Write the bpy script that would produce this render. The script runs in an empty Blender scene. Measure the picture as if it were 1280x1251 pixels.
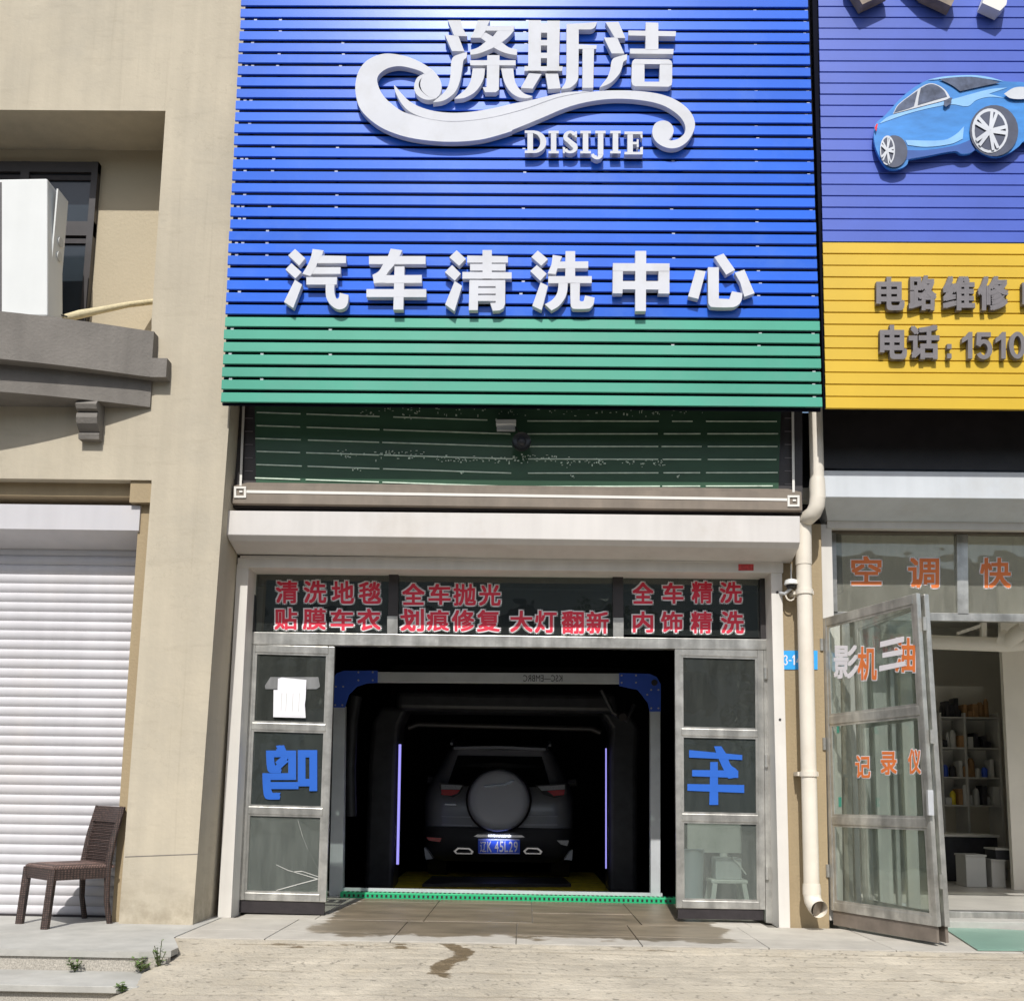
import bpy, bmesh, math, random
from mathutils import Vector, Matrix
random.seed(7)
R = math.radians
S = bpy.context.scene
COL = S.collection

# ---------------------------------------------------------------- camera
PITCH, ROLL, YAW, F, PX, PY = .13773, -.01604, .01471, 1250., 640., 815.3
Rz = Matrix.Rotation(YAW, 3, 'Z')
Rx = Matrix.Rotation(PITCH, 3, 'X')
cr, sr = math.cos(ROLL), math.sin(ROLL)
Ry = Matrix(((cr, 0, sr), (0, 1, 0), (-sr, 0, cr)))
M3 = Rz @ Rx @ Ry
EYE = Vector((0, -7.35, .93))
cam = bpy.data.cameras.new('camera')
camo = bpy.data.objects.new('camera', cam)
COL.objects.link(camo)
cam.sensor_fit = 'HORIZONTAL'
cam.sensor_width = 36
cam.lens = F / 1280 * 36
cam.shift_y = (PY - 625.5) / 1280
cam.clip_end = 600
cam.clip_start = .05
c0, c1, c2 = M3.col[0], M3.col[1], M3.col[2]
mw = Matrix(((c0.x, c2.x, -c1.x, EYE.x), (c0.y, c2.y, -c1.y, EYE.y), (c0.z, c2.z, -c1.z, EYE.z), (0, 0, 0, 1)))
camo.matrix_world = mw
S.camera = camo

# ---------------------------------------------------------------- light
AZ, EL = R(4.5), R(47.5)
world = bpy.data.worlds.new("World")
S.world = world
world.use_nodes = True
nt = world.node_tree
sky = nt.nodes.new('ShaderNodeTexSky')
sky.sky_type = 'NISHITA'
sky.sun_disc = False
sky.sun_elevation = EL
sky.sun_rotation = math.pi + AZ
sky.air_density = 1.2
sky.dust_density = 2.0
nt.links.new(sky.outputs[0], nt.nodes['Background'].inputs[0])
nt.nodes['Background'].inputs[1].default_value = .125
sun = bpy.data.lights.new('sun', 'SUN')
sun.energy = 4.1
sun.angle = R(.53)
sun.color = (1, .975, .93)
suno = bpy.data.objects.new('sun', sun)
COL.objects.link(suno)
ld = Vector((math.sin(AZ) * math.cos(EL), math.cos(AZ) * math.cos(EL), -math.sin(EL)))
suno.rotation_euler = ld.to_track_quat('-Z', 'Y').to_euler()
S.view_settings.view_transform = 'Standard'
S.view_settings.look = 'None'
S.view_settings.gamma = 1
S.view_settings.exposure = -.02
S.view_settings.use_curve_mapping = False


# ---------------------------------------------------------------- placing helpers
def ray(px, py):
    return M3 @ Vector(((px - PX) / F, 1, -(py - PY) / F))


def at(px, py, Y):
    v = ray(px, py)
    return EYE + v * ((Y - EYE.y) / v.y)


def atz(px, py, z):
    v = ray(px, py)
    return EYE + v * ((z - EYE.z) / v.z)


# ---------------------------------------------------------------- materials
def nodes(m):
    return m.node_tree.nodes, m.node_tree.links


def mat(name, col, rough=.6, metal=0., var=.12, scale=3., bump=0., bscale=60., streak=0., rnd=0., coat=0., stretch=(1, 1, 1), dirt=None, dirtamt=0., dscale=1.5, spec=None):
    m = bpy.data.materials.new(name)
    m.use_nodes = True
    N, L = nodes(m)
    b = N['Principled BSDF']
    b.inputs['Roughness'].default_value = rough
    b.inputs['Metallic'].default_value = metal
    if spec is not None:
        b.inputs['Specular IOR Level'].default_value = spec
    if coat:
        b.inputs['Coat Weight'].default_value = coat
        b.inputs['Coat Roughness'].default_value = .12
    g = N.new('ShaderNodeNewGeometry')
    mp = N.new('ShaderNodeMapping')
    mp.inputs['Scale'].default_value = stretch
    L.new(g.outputs['Position'], mp.inputs[0])
    n = N.new('ShaderNodeTexNoise')
    n.inputs['Scale'].default_value = scale
    n.inputs['Detail'].default_value = 6
    n.inputs['Roughness'].default_value = .6
    L.new(mp.outputs[0], n.inputs['Vector'])
    mr = N.new('ShaderNodeMapRange')
    mr.inputs['From Min'].default_value = .3
    mr.inputs['From Max'].default_value = .7
    mr.inputs['To Min'].default_value = 1 - var
    mr.inputs['To Max'].default_value = 1 + var
    L.new(n.outputs[0], mr.inputs[0])
    last = mr.outputs[0]
    if streak:
        mp2 = N.new('ShaderNodeMapping')
        mp2.inputs['Scale'].default_value = (7, 7, .35)
        L.new(g.outputs['Position'], mp2.inputs[0])
        n2 = N.new('ShaderNodeTexNoise')
        n2.inputs['Scale'].default_value = 1.5
        n2.inputs['Detail'].default_value = 5
        L.new(mp2.outputs[0], n2.inputs['Vector'])
        mr2 = N.new('ShaderNodeMapRange')
        mr2.inputs['From Min'].default_value = .35
        mr2.inputs['From Max'].default_value = .7
        mr2.inputs['To Min'].default_value = 1.02
        mr2.inputs['To Max'].default_value = 1 - streak
        L.new(n2.outputs[0], mr2.inputs[0])
        mu = N.new('ShaderNodeMath')
        mu.operation = 'MULTIPLY'
        L.new(last, mu.inputs[0])
        L.new(mr2.outputs[0], mu.inputs[1])
        last = mu.outputs[0]
    if rnd:
        oi = N.new('ShaderNodeObjectInfo')
        mr3 = N.new('ShaderNodeMapRange')
        mr3.inputs['To Min'].default_value = 1 - rnd
        mr3.inputs['To Max'].default_value = 1 + rnd
        L.new(oi.outputs['Random'], mr3.inputs[0])
        mu = N.new('ShaderNodeMath')
        mu.operation = 'MULTIPLY'
        L.new(last, mu.inputs[0])
        L.new(mr3.outputs[0], mu.inputs[1])
        last = mu.outputs[0]
    vm = N.new('ShaderNodeVectorMath')
    vm.operation = 'SCALE'
    vm.inputs[0].default_value = col
    L.new(last, vm.inputs['Scale'])
    out = vm.outputs[0]
    if dirt:
        n4 = N.new('ShaderNodeTexNoise')
        n4.inputs['Scale'].default_value = dscale
        n4.inputs['Detail'].default_value = 9
        n4.inputs['Roughness'].default_value = .68
        L.new(g.outputs['Position'], n4.inputs['Vector'])
        mr4 = N.new('ShaderNodeMapRange')
        mr4.inputs['From Min'].default_value = .5
        mr4.inputs['From Max'].default_value = .72
        mr4.inputs['To Max'].default_value = dirtamt
        L.new(n4.outputs[0], mr4.inputs[0])
        mx = N.new('ShaderNodeMix')
        mx.data_type = 'RGBA'
        L.new(mr4.outputs[0], mx.inputs['Factor'])
        L.new(out, mx.inputs['A'])
        mx.inputs['B'].default_value = (*dirt, 1)
        out = mx.outputs['Result']
    L.new(out, b.inputs['Base Color'])
    if bump:
        n3 = N.new('ShaderNodeTexNoise')
        n3.inputs['Scale'].default_value = bscale
        n3.inputs['Detail'].default_value = 5
        L.new(mp.outputs[0], n3.inputs['Vector'])
        bp = N.new('ShaderNodeBump')
        bp.inputs['Strength'].default_value = min(1, bump)
        bp.inputs['Distance'].default_value = .01
        L.new(n3.outputs[0], bp.inputs['Height'])
        L.new(bp.outputs[0], b.inputs['Normal'])
    return m


def glass(name, tint=(.8, .85, .82), refl=1.0, rough=.02, haze=.0, hcol=(.3, .32, .3)):
    """thin pane: see-through, fresnel reflection and a pale haze of dust and painted reflections"""
    m = bpy.data.materials.new(name)
    m.use_nodes = True
    N, L = nodes(m)
    N.clear()
    o = N.new('ShaderNodeOutputMaterial')
    t = N.new('ShaderNodeBsdfTransparent')
    t.inputs[0].default_value = (*tint, 1)
    gl = N.new('ShaderNodeBsdfGlossy')
    gl.inputs['Roughness'].default_value = rough
    gl.inputs[0].default_value = (.9, .95, .92, 1)
    fr = N.new('ShaderNodeFresnel')
    g0 = N.new('ShaderNodeNewGeometry')
    io = N.new('ShaderNodeMath')     # same reflectance from both sides of a thin pane
    io.operation = 'MULTIPLY_ADD'
    L.new(g0.outputs['Backfacing'], io.inputs[0])
    io.inputs[1].default_value = 1 / 1.5 - 1.5
    io.inputs[2].default_value = 1.5
    L.new(io.outputs[0], fr.inputs[0])
    mu = N.new('ShaderNodeMath')
    mu.operation = 'MULTIPLY'
    mu.inputs[1].default_value = 2.0 * refl
    L.new(fr.outputs[0], mu.inputs[0])
    g = N.new('ShaderNodeNewGeometry')
    nz = N.new('ShaderNodeTexNoise')
    nz.inputs['Scale'].default_value = 3.2
    L.new(g.outputs['Position'], nz.inputs['Vector'])
    bp = N.new('ShaderNodeBump')
    bp.inputs['Strength'].default_value = .05
    bp.inputs['Distance'].default_value = .05
    L.new(nz.outputs[0], bp.inputs['Height'])
    L.new(bp.outputs[0], gl.inputs['Normal'])
    mx = N.new('ShaderNodeMixShader')
    L.new(mu.outputs[0], mx.inputs[0])
    L.new(t.outputs[0], mx.inputs[1])
    L.new(gl.outputs[0], mx.inputs[2])
    d = N.new('ShaderNodeBsdfDiffuse')
    d.inputs[0].default_value = (*hcol, 1)
    n2 = N.new('ShaderNodeTexNoise')
    n2.inputs['Scale'].default_value = 3
    n2.inputs['Detail'].default_value = 9
    n2.inputs['Roughness'].default_value = .7
    gm = N.new('ShaderNodeMapping')
    gm.inputs['Scale'].default_value = (6, 6, 1.1)
    gm.inputs['Rotation'].default_value = (0, .12, 0)
    L.new(g.outputs['Position'], gm.inputs[0])
    L.new(gm.outputs[0], n2.inputs['Vector'])
    mr = N.new('ShaderNodeMapRange')
    mr.inputs['From Min'].default_value = .3
    mr.inputs['From Max'].default_value = .75
    mr.inputs['To Min'].default_value = haze * .75
    mr.inputs['To Max'].default_value = haze * 1.5
    L.new(n2.outputs[0], mr.inputs[0])
    m2 = N.new('ShaderNodeMixShader')
    L.new(mr.outputs[0], m2.inputs[0])
    L.new(mx.outputs[0], m2.inputs[1])
    L.new(d.outputs[0], m2.inputs[2])
    L.new(m2.outputs[0], o.inputs[0])
    return m


def emit(name, col, st):
    m = bpy.data.materials.new(name)
    m.use_nodes = True
    b = m.node_tree.nodes['Principled BSDF']
    b.inputs['Base Color'].default_value = (*col, 1)
    b.inputs['Emission Color'].default_value = (*col, 1)
    b.inputs['Emission Strength'].default_value = st
    return m


MAT = dict(
    stucco=mat('cream_stucco', (.508, .448, .342), .9, var=.08, scale=1.1, bump=.2, bscale=30, streak=.07, dirt=(.36, .33, .27), dirtamt=.5, dscale=.9),
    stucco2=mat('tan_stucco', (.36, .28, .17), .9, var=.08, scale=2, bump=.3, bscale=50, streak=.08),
    recess=mat('recess_stucco', (.48, .41, .29), .9, var=.06, scale=1.3, bump=.3, bscale=45),
    balc=mat('balcony_render', (.195, .178, .158), .9, var=.16, scale=2.2, bump=.4, bscale=50, streak=.12),
    blue=mat('blue_slat_paint', (.026, .142, .72), .26, var=.08, scale=1.5, bump=.10, bscale=2.2, rnd=.08, spec=.28, dirt=(.10, .22, .62), dirtamt=.35, dscale=2.2),
    green=mat('green_slat_paint', (.058, .35, .24), .38, var=.08, scale=1.5, bump=.12, bscale=2.2, rnd=.06, dirt=(.12, .33, .27), dirtamt=.4, dscale=2.2),
    violet=mat('violet_slat_paint', (.062, .115, .50), .45, var=.08, scale=2.5, bump=.03, bscale=4, rnd=.05),
    yellow=mat('yellow_slat_paint', (.66, .43, .022), .5, var=.08, scale=1.2, bump=.03, bscale=4, rnd=.04),
    back=mat('sign_backing', (.006, .007, .016), .9, spec=.1),
    clip=mat('clip_metal', (.5, .5, .52), .4, var=.1),
    white=mat('white_letter', (.64, .65, .69), .75, spec=.2, var=.04, dirt=(.5, .49, .47), dirtamt=.35, dscale=4),
    grey=mat('grey_letter', (.17, .155, .16), .55, var=.1, scale=20),
    rustwhite=mat('rusty_letter', (.24, .19, .15), .7, var=.3, scale=12),
    box2=mat('shutter_box_pale', (.60, .63, .66), .5, var=.05, scale=2, dirt=(.42, .38, .32), dirtamt=.3, streak=.06),
    box=mat('shutter_box_paint', (.63, .60, .57), .5, var=.05, scale=2, dirt=(.42, .36, .28), dirtamt=.35, streak=.05),
    wshut=mat('shutter_slat_paint', (.56, .545, .56), .45, var=.05, scale=3, dirt=(.5, .44, .38), dirtamt=.3, streak=.05, rnd=.03),
    rail=mat('rail_paint', (.68, .65, .60), .5, var=.06, scale=3, streak=.08),
    steel=mat('stainless_steel', (.60, .59, .55), .30, metal=.62, var=.22, scale=9, bump=.15, bscale=14, streak=.4, dirt=(.2, .19, .17), dirtamt=.5, dscale=4),
    steel2=mat('aluminium', (.62, .64, .66), .42, metal=.25, var=.1, scale=4, dirt=(.3, .3, .3), dirtamt=.3),
    dframe=mat('dark_window_frame', (.035, .03, .03), .45, var=.2, scale=8),
    sill=mat('brown_sill', (.22, .18, .14), .6, var=.15, scale=5, streak=.15),
    kick=mat('brown_kick_plate', (.20, .165, .135), .5, var=.2, scale=8, streak=.1),
    reflection_bar=mat('reflection_bar_grey', (.36, .355, .33), .5, var=.1, scale=5, streak=.2),  # grey of the added bars that imitate reflections
    rubber=mat('dark_rubber', (.025, .02, .022), .6, var=.3, scale=15),
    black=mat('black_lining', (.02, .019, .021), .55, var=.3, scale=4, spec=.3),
    machine=mat('machine_black', (.03, .03, .034), .4, var=.3, scale=8),
    mblue=mat('bracket_blue', (.04, .11, .62), .4, var=.1),
    tile=mat('paving_tile', (.46, .43, .375), .75, var=.1, scale=5, bump=.15, bscale=80, rnd=.06, dirt=(.25, .22, .18), dirtamt=.3, dscale=3),
    joint=mat('mortar', (.17, .155, .13), .9),
    granite=mat('granite_riser', (.40, .37, .32), .8, var=.4, scale=140, bump=.3, bscale=120),
    slab=mat('step_slab', (.43, .42, .385), .85, var=.14, scale=5, bump=.2, bscale=70, dirt=(.3, .28, .24), dirtamt=.4),
    rattan=mat('brown_rattan', (.052, .031, .025), .5, var=.55, scale=55, bump=.6, bscale=150),
    seat=mat('rattan_seat', (.14, .088, .072), .55, var=.5, scale=60, bump=.8, bscale=160),
    pvc=mat('cream_pvc', (.76, .70, .60), .4, var=.05, scale=4, dirt=(.5, .42, .3), dirtamt=.3),
    acw=mat('ac_white', (.68, .69, .67), .45, var=.03, streak=.03),
    acg=mat('ac_grey', (.55, .55, .52), .5, var=.05),
    lag=mat('cream_lagging', (.60, .52, .33), .8, var=.15, scale=20, bump=.3),
    red=mat('red_vinyl', (.70, .025, .06), .5, var=.1, scale=6),
    orange=mat('orange_vinyl', (.78, .20, .045), .5, var=.12, scale=6),
    wv=mat('white_vinyl', (.80, .76, .78), .5, var=.05),
    bv=mat('blue_vinyl', (.015, .115, .52), .5, var=.06),
    paper=mat('paper', (.80, .80, .84), .8, var=.05, scale=12),
    tape=mat('clear_tape', (.35, .36, .36), .3, var=.5, scale=60),
    lens=mat('black_plastic', (.02, .02, .02), .3),
    gstrip=mat('green_plastic', (.02, .45, .19), .45, var=.1),
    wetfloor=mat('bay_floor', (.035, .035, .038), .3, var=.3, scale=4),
    yfloor=mat('yellow_floor_paint', (.85, .68, .05), .6, var=.3, scale=9),
    car=mat('car_paint', (.42, .43, .46), .3, metal=.1, var=.03, coat=.8),
    carb=mat('car_plastic', (.05, .05, .053), .6, var=.1),
    carg=mat('car_glass', (.008, .009, .01), .08, var=0),
    cover=mat('spare_cover', (.70, .72, .78), .35, var=.03, coat=.5),
    tail=mat('tail_light_red', (.8, .02, .02), .2, var=.1, coat=1),
    tailw=mat('tail_light_clear', (.6, .6, .6), .15, var=.2, scale=60, coat=1),
    chrome=mat('chrome', (.75, .75, .76), .15, metal=1, var=.02),
    plate=mat('plate_blue', (.05, .13, .85), .4, var=.03),
    plateblue=mat('number_sign_blue', (.04, .38, .85), .4, var=.03),
    road=mat('asphalt', (.055, .055, .057), .9, var=.15, scale=8, bump=.4, bscale=90),
    iwall=mat('shop_wall', (.82, .79, .71), .85, var=.06, scale=2),
    iwall2=mat('shop_pillar', (.82, .78, .70), .85, var=.06, scale=2),
    ifloor=mat('shop_floor', (.55, .53, .48), .35, var=.1, scale=3),
    dark=mat('dark_goods', (.03, .03, .035), .5, var=.3, scale=12),
    gmat=mat('green_mat', (.22, .36, .29), .35, var=.08, scale=5),
    shelf=mat('shelf_white', (.55, .54, .5), .5),
    leaf=mat('weed_leaf', (.12, .19, .055), .6, var=.35, scale=30),
    stem=mat('weed_stem', (.10, .11, .04), .7),
    trunk=mat('bark', (.09, .07, .05), .9, var=.3, scale=8),
    crown=mat('tree_leaf', (.055, .09, .03), .6, var=.4, scale=2, rnd=.1),
    opp=mat('opposite_render', (.42, .40, .37), .9, var=.1, scale=.4),
    oppg=mat('opposite_glass', (.03, .04, .05), .1, var=.2),
    film=mat('green_window_film', (.05, .105, .065), .2, var=.3, scale=1.3, stretch=(.5, 1, 1.6), spec=.12),
    strip=mat('pale_glint_and_scrap', (.62, .74, .60), .5, var=.25, scale=15),  # colour of the painted sun glints and of the sticker scraps
    wline=mat('white_tape', (.75, .73, .68), .5, var=.05),
    curtain=mat('curtain', (.25, .24, .23), .9, var=.2, scale=5, stretch=(8, 1, .2)),
    cred=mat('small_red_sticker', (.5, .05, .05), .5, var=.3, scale=60),
    mint=mat('mint_sticker', (.05, .55, .42), .5, var=.05),
    cobrown=mat('cardboard', (.35, .2, .09), .8, var=.2, scale=10),
    bucket=mat('bucket_plastic', (.45, .5, .55), .5, var=.05),
    stoolw=mat('white_plastic', (.7, .7, .68), .5, var=.05),
    cable=mat('black_cable', (.015, .015, .015), .5),
    cw=mat('car_print_blue', (.05, .24, .62), .35, var=.22, scale=4, stretch=(1, 1, 3)),
    cw6=mat('car_print_shade', (.03, .10, .36), .4, var=.1, scale=8),
    cw2=mat('car_print_light', (.26, .50, .80), .35, var=.1, scale=8),
    cw3=mat('car_print_glass', (.09, .11, .17), .3, var=.5, scale=12),
    cw4=mat('car_print_tyre', (.06, .07, .11), .5, var=.2, scale=14),
    cw5=mat('car_print_rim', (.60, .62, .66), .3, var=.1),
    led=emit('violet_led', (.36, .33, .95), 1.05),
)
MAT['glass'] = glass('door_glass', (.72, .76, .73), 1.0, haze=.05, hcol=(.45, .47, .44))
MAT['mglass'] = glass('door_glass_middle', (.80, .84, .81), 1.2, haze=.06, hcol=(.36, .40, .38))  # weaker painted ground reflection for the middle panes
MAT['lglass'] = glass('door_glass_bottom', (.84, .88, .85), 1.3, haze=.13, hcol=(.44, .47, .43))  # stronger haze paints the sunlit ground's reflection into the bottom panes
MAT['tglass'] = glass('transom_glass', (.55, .60, .56), 1.3, haze=.03, hcol=(.5, .52, .5))
MAT['cglass'] = glass('clear_glass', (.93, .96, .94), .9, haze=.045, hcol=(.46, .50, .45))
MAT['hazeglass'] = glass('hazed_reflection_glass', (.75, .76, .72), 1.3, haze=.22, hcol=(.50, .49, .42))  # beige haze paints the bright street reflection into the transom panes


def wet_tiles():
    """darkens tiles and lowers their roughness inside a noise-edged wet patch"""
    m = MAT['tile']
    N, L = nodes(m)
    b = N['Principled BSDF']
    src = b.inputs['Base Color'].links[0].from_socket
    g = N.new('ShaderNodeNewGeometry')
    sx = N.new('ShaderNodeSeparateXYZ')
    L.new(g.outputs['Position'], sx.inputs[0])
    nz = N.new('ShaderNodeTexNoise')
    nz.inputs['Scale'].default_value = 2.3
    nz.inputs['Detail'].default_value = 8
    nz.inputs['Roughness'].default_value = .62
    L.new(g.outputs['Position'], nz.inputs['Vector'])

    def mth(op, a, bb, c=None):
        n = N.new('ShaderNodeMath')
        n.operation = op
        for i, v in enumerate((a, bb, c)):
            if v is None:
                continue
            if isinstance(v, (int, float)):
                n.inputs[i].default_value = v
            else:
                L.new(v, n.inputs[i])
        return n.outputs[0]
    off = mth('MULTIPLY', mth('SUBTRACT', nz.outputs[0], .5), 2.6)
    # inside |x - .02| < 1.55 (widening) and y > -.78
    dx = mth('SUBTRACT', 1.42, mth('ABSOLUTE', mth('ADD', sx.outputs[0], .02), None))
    dy = mth('ADD', sx.outputs[1], .80)
    d = mth('MINIMUM', mth('MULTIPLY', dx, 1.6), dy)
    d = mth('ADD', d, mth('MULTIPLY', off, .40))
    ss = N.new('ShaderNodeMapRange')
    ss.interpolation_type = 'SMOOTHSTEP'
    ss.inputs['From Min'].default_value = 0
    ss.inputs['From Max'].default_value = .10
    L.new(d, ss.inputs[0])
    mx = N.new('ShaderNodeMix')
    mx.data_type = 'RGBA'
    L.new(ss.outputs[0], mx.inputs['Factor'])
    L.new(src, mx.inputs['A'])
    hs = N.new('ShaderNodeVectorMath')
    hs.operation = 'MULTIPLY'
    L.new(src, hs.inputs[0])
    wn = N.new('ShaderNodeTexNoise')
    wn.inputs['Scale'].default_value = 2.4
    wn.inputs['Detail'].default_value = 7
    wmp = N.new('ShaderNodeMapping')
    wmp.inputs['Scale'].default_value = (.7, 2.2, 1)
    L.new(g.outputs['Position'], wmp.inputs[0])
    L.new(wmp.outputs[0], wn.inputs['Vector'])
    wr = N.new('ShaderNodeMapRange')
    wr.inputs['From Min'].default_value = .35
    wr.inputs['From Max'].default_value = .68
    L.new(wn.outputs[0], wr.inputs[0])
    wc = N.new('ShaderNodeMix')
    wc.data_type = 'RGBA'
    wc.inputs['A'].default_value = (.35, .31, .25, 1)
    wc.inputs['B'].default_value = (.60, .52, .42, 1)
    L.new(wr.outputs[0], wc.inputs['Factor'])
    L.new(wc.outputs['Result'], hs.inputs[1])
    L.new(hs.outputs[0], mx.inputs['B'])
    L.new(mx.outputs['Result'], b.inputs['Base Color'])
    rr = N.new('ShaderNodeMapRange')
    rr.inputs['To Min'].default_value = .75
    rr.inputs['To Max'].default_value = .42
    L.new(ss.outputs[0], rr.inputs[0])
    L.new(rr.outputs[0], b.inputs['Roughness'])


wet_tiles()


def wall_wear(m):
    """mud splashes low on the wall, hairline cracks and thin drip marks"""
    N, L = nodes(m)
    b = N['Principled BSDF']
    src = b.inputs['Base Color'].links[0].from_socket
    g = N.new('ShaderNodeNewGeometry')
    sx = N.new('ShaderNodeSeparateXYZ')
    L.new(g.outputs['Position'], sx.inputs[0])

    def rng(sock, a, c, lo, hi):
        n = N.new('ShaderNodeMapRange')
        n.inputs['From Min'].default_value = a
        n.inputs['From Max'].default_value = c
        n.inputs['To Min'].default_value = lo
        n.inputs['To Max'].default_value = hi
        L.new(sock, n.inputs[0])
        return n.outputs[0]

    def tex(scale, st, detail=6):
        mp = N.new('ShaderNodeMapping')
        mp.inputs['Scale'].default_value = st
        L.new(g.outputs['Position'], mp.inputs[0])
        n = N.new('ShaderNodeTexNoise')
        n.inputs['Scale'].default_value = scale
        n.inputs['Detail'].default_value = detail
        n.inputs['Roughness'].default_value = .65
        L.new(mp.outputs[0], n.inputs['Vector'])
        return n.outputs[0]

    def op(kind_, a, c):
        n = N.new('ShaderNodeMath')
        n.operation = kind_
        n.use_clamp = True
        for i, v in enumerate((a, c)):
            if isinstance(v, (int, float)):
                n.inputs[i].default_value = v
            else:
                L.new(v, n.inputs[i])
        return n.outputs[0]
    splash = op('MULTIPLY', rng(sx.outputs[2], 0, .38, .75, 0), rng(tex(9, (1, 1, 1)), .38, .62, 0, 1))
    trowel = op('MULTIPLY', rng(tex(3, (1, 1, 5), 8), .56, .64, 0, 1), .13)
    drip = op('MULTIPLY', rng(tex(2.5, (9, 9, .25), 3), .62, .70, 0, 1), .14)
    ab = N.new('ShaderNodeMath')
    ab.operation = 'ABSOLUTE'
    sb_ = N.new('ShaderNodeMath')
    sb_.operation = 'SUBTRACT'
    L.new(tex(1.3, (1, 1, 1), 9), sb_.inputs[0])
    sb_.inputs[1].default_value = .5
    L.new(sb_.outputs[0], ab.inputs[0])
    crack = op('MULTIPLY', rng(ab.outputs[0], 0, .0035, 1, 0), rng(tex(.8, (1, 1, 1), 2), .5, .6, 0, .35))
    f = op('ADD', op('ADD', splash, trowel), op('ADD', drip, crack))
    mx = N.new('ShaderNodeMix')
    mx.data_type = 'RGBA'
    L.new(f, mx.inputs['Factor'])
    L.new(src, mx.inputs['A'])
    mx.inputs['B'].default_value = (.30, .255, .185, 1)
    L.new(mx.outputs['Result'], b.inputs['Base Color'])


wall_wear(MAT['stucco'])


def ramp_mat():
    m = mat('ramp_concrete', (.46, .41, .325), .9, var=.15, scale=7, bump=1, bscale=45, dirt=(.34, .29, .21), dirtamt=.55, dscale=3.5)
    N, L = nodes(m)
    b = N['Principled BSDF']
    src = b.inputs['Base Color'].links[0].from_socket
    g = N.new('ShaderNodeNewGeometry')
    at_ = N.new('ShaderNodeAttribute')
    at_.attribute_name = 'wet'
    n = N.new('ShaderNodeTexNoise')
    n.inputs['Scale'].default_value = 9
    n.inputs['Detail'].default_value = 6
    L.new(g.outputs['Position'], n.inputs['Vector'])
    a = N.new('ShaderNodeMath')
    a.operation = 'ADD'
    L.new(at_.outputs['Fac'], a.inputs[0])
    L.new(n.outputs[0], a.inputs[1])
    ss = N.new('ShaderNodeMapRange')
    ss.inputs['From Min'].default_value = .80
    ss.inputs['From Max'].default_value = .90
    L.new(a.outputs[0], ss.inputs[0])
    # pits
    v = N.new('ShaderNodeTexNoise')
    v.inputs['Scale'].default_value = 26
    v.inputs['Detail'].default_value = 3
    L.new(g.outputs['Position'], v.inputs['Vector'])
    pr = N.new('ShaderNodeMapRange')
    pr.inputs['From Min'].default_value = .60
    pr.inputs['From Max'].default_value = .70
    pr.inputs['To Min'].default_value = 1
    pr.inputs['To Max'].default_value = .55
    L.new(v.outputs[0], pr.inputs[0])
    sc = N.new('ShaderNodeVectorMath')
    sc.operation = 'SCALE'
    L.new(src, sc.inputs[0])
    L.new(pr.outputs[0], sc.inputs['Scale'])
    ga_ = N.new('ShaderNodeAttribute')
    ga_.attribute_name = 'groove'
    gm_ = N.new('ShaderNodeMath')
    gm_.operation = 'MULTIPLY'
    gm_.use_clamp = True
    L.new(ga_.outputs['Fac'], gm_.inputs[0])
    gm_.inputs[1].default_value = 1.3
    mg = N.new('ShaderNodeMix')
    mg.data_type = 'RGBA'
    L.new(gm_.outputs[0], mg.inputs['Factor'])
    L.new(sc.outputs[0], mg.inputs['A'])
    mg.inputs['B'].default_value = (.13, .10, .06, 1)
    pn_ = N.new('ShaderNodeTexNoise')
    pn_.inputs['Scale'].default_value = 1.1
    pn_.inputs['Detail'].default_value = 4
    L.new(g.outputs['Position'], pn_.inputs['Vector'])
    pm_ = N.new('ShaderNodeMapRange')
    pm_.inputs['From Min'].default_value = .35
    pm_.inputs['From Max'].default_value = .65
    pm_.inputs['To Min'].default_value = .88
    pm_.inputs['To Max'].default_value = 1.12
    L.new(pn_.outputs[0], pm_.inputs[0])
    s3 = N.new('ShaderNodeVectorMath')
    s3.operation = 'SCALE'
    L.new(mg.outputs['Result'], s3.inputs[0])
    L.new(pm_.outputs[0], s3.inputs['Scale'])
    mx = N.new('ShaderNodeMix')
    mx.data_type = 'RGBA'
    L.new(ss.outputs[0], mx.inputs['Factor'])
    L.new(s3.outputs[0], mx.inputs['A'])
    mx.inputs['B'].default_value = (.17, .13, .08, 1)
    rg_ = N.new('ShaderNodeMapRange')
    rg_.inputs['To Min'].default_value = .9
    rg_.inputs['To Max'].default_value = .4
    L.new(ss.outputs[0], rg_.inputs[0])
    L.new(rg_.outputs[0], b.inputs['Roughness'])
    L.new(mx.outputs['Result'], b.inputs['Base Color'])
    return m


MAT['ramp'] = ramp_mat()


def weave(m, sc):
    N, L = nodes(m)
    b = N['Principled BSDF']
    src = b.inputs['Base Color'].links[0].from_socket
    g = N.new('ShaderNodeNewGeometry')
    last = None
    for d in ('X', 'Z'):
        w = N.new('ShaderNodeTexWave')
        w.bands_direction = d
        w.inputs['Scale'].default_value = sc
        w.inputs['Distortion'].default_value = 1.5
        w.inputs['Detail Scale'].default_value = 8
        L.new(g.outputs['Position'], w.inputs['Vector'])
        if last is None:
            last = w.outputs['Fac']
        else:
            mu = N.new('ShaderNodeMath')
            mu.operation = 'MULTIPLY'
            L.new(last, mu.inputs[0])
            L.new(w.outputs['Fac'], mu.inputs[1])
            last = mu.outputs[0]
    mr = N.new('ShaderNodeMapRange')
    mr.inputs['To Min'].default_value = .45
    mr.inputs['To Max'].default_value = 2.4
    L.new(last, mr.inputs[0])
    v = N.new('ShaderNodeVectorMath')
    v.operation = 'SCALE'
    L.new(src, v.inputs[0])
    L.new(mr.outputs[0], v.inputs['Scale'])
    L.new(v.outputs[0], b.inputs['Base Color'])


weave(MAT['rattan'], 22)
weave(MAT['seat'], 26)


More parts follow.
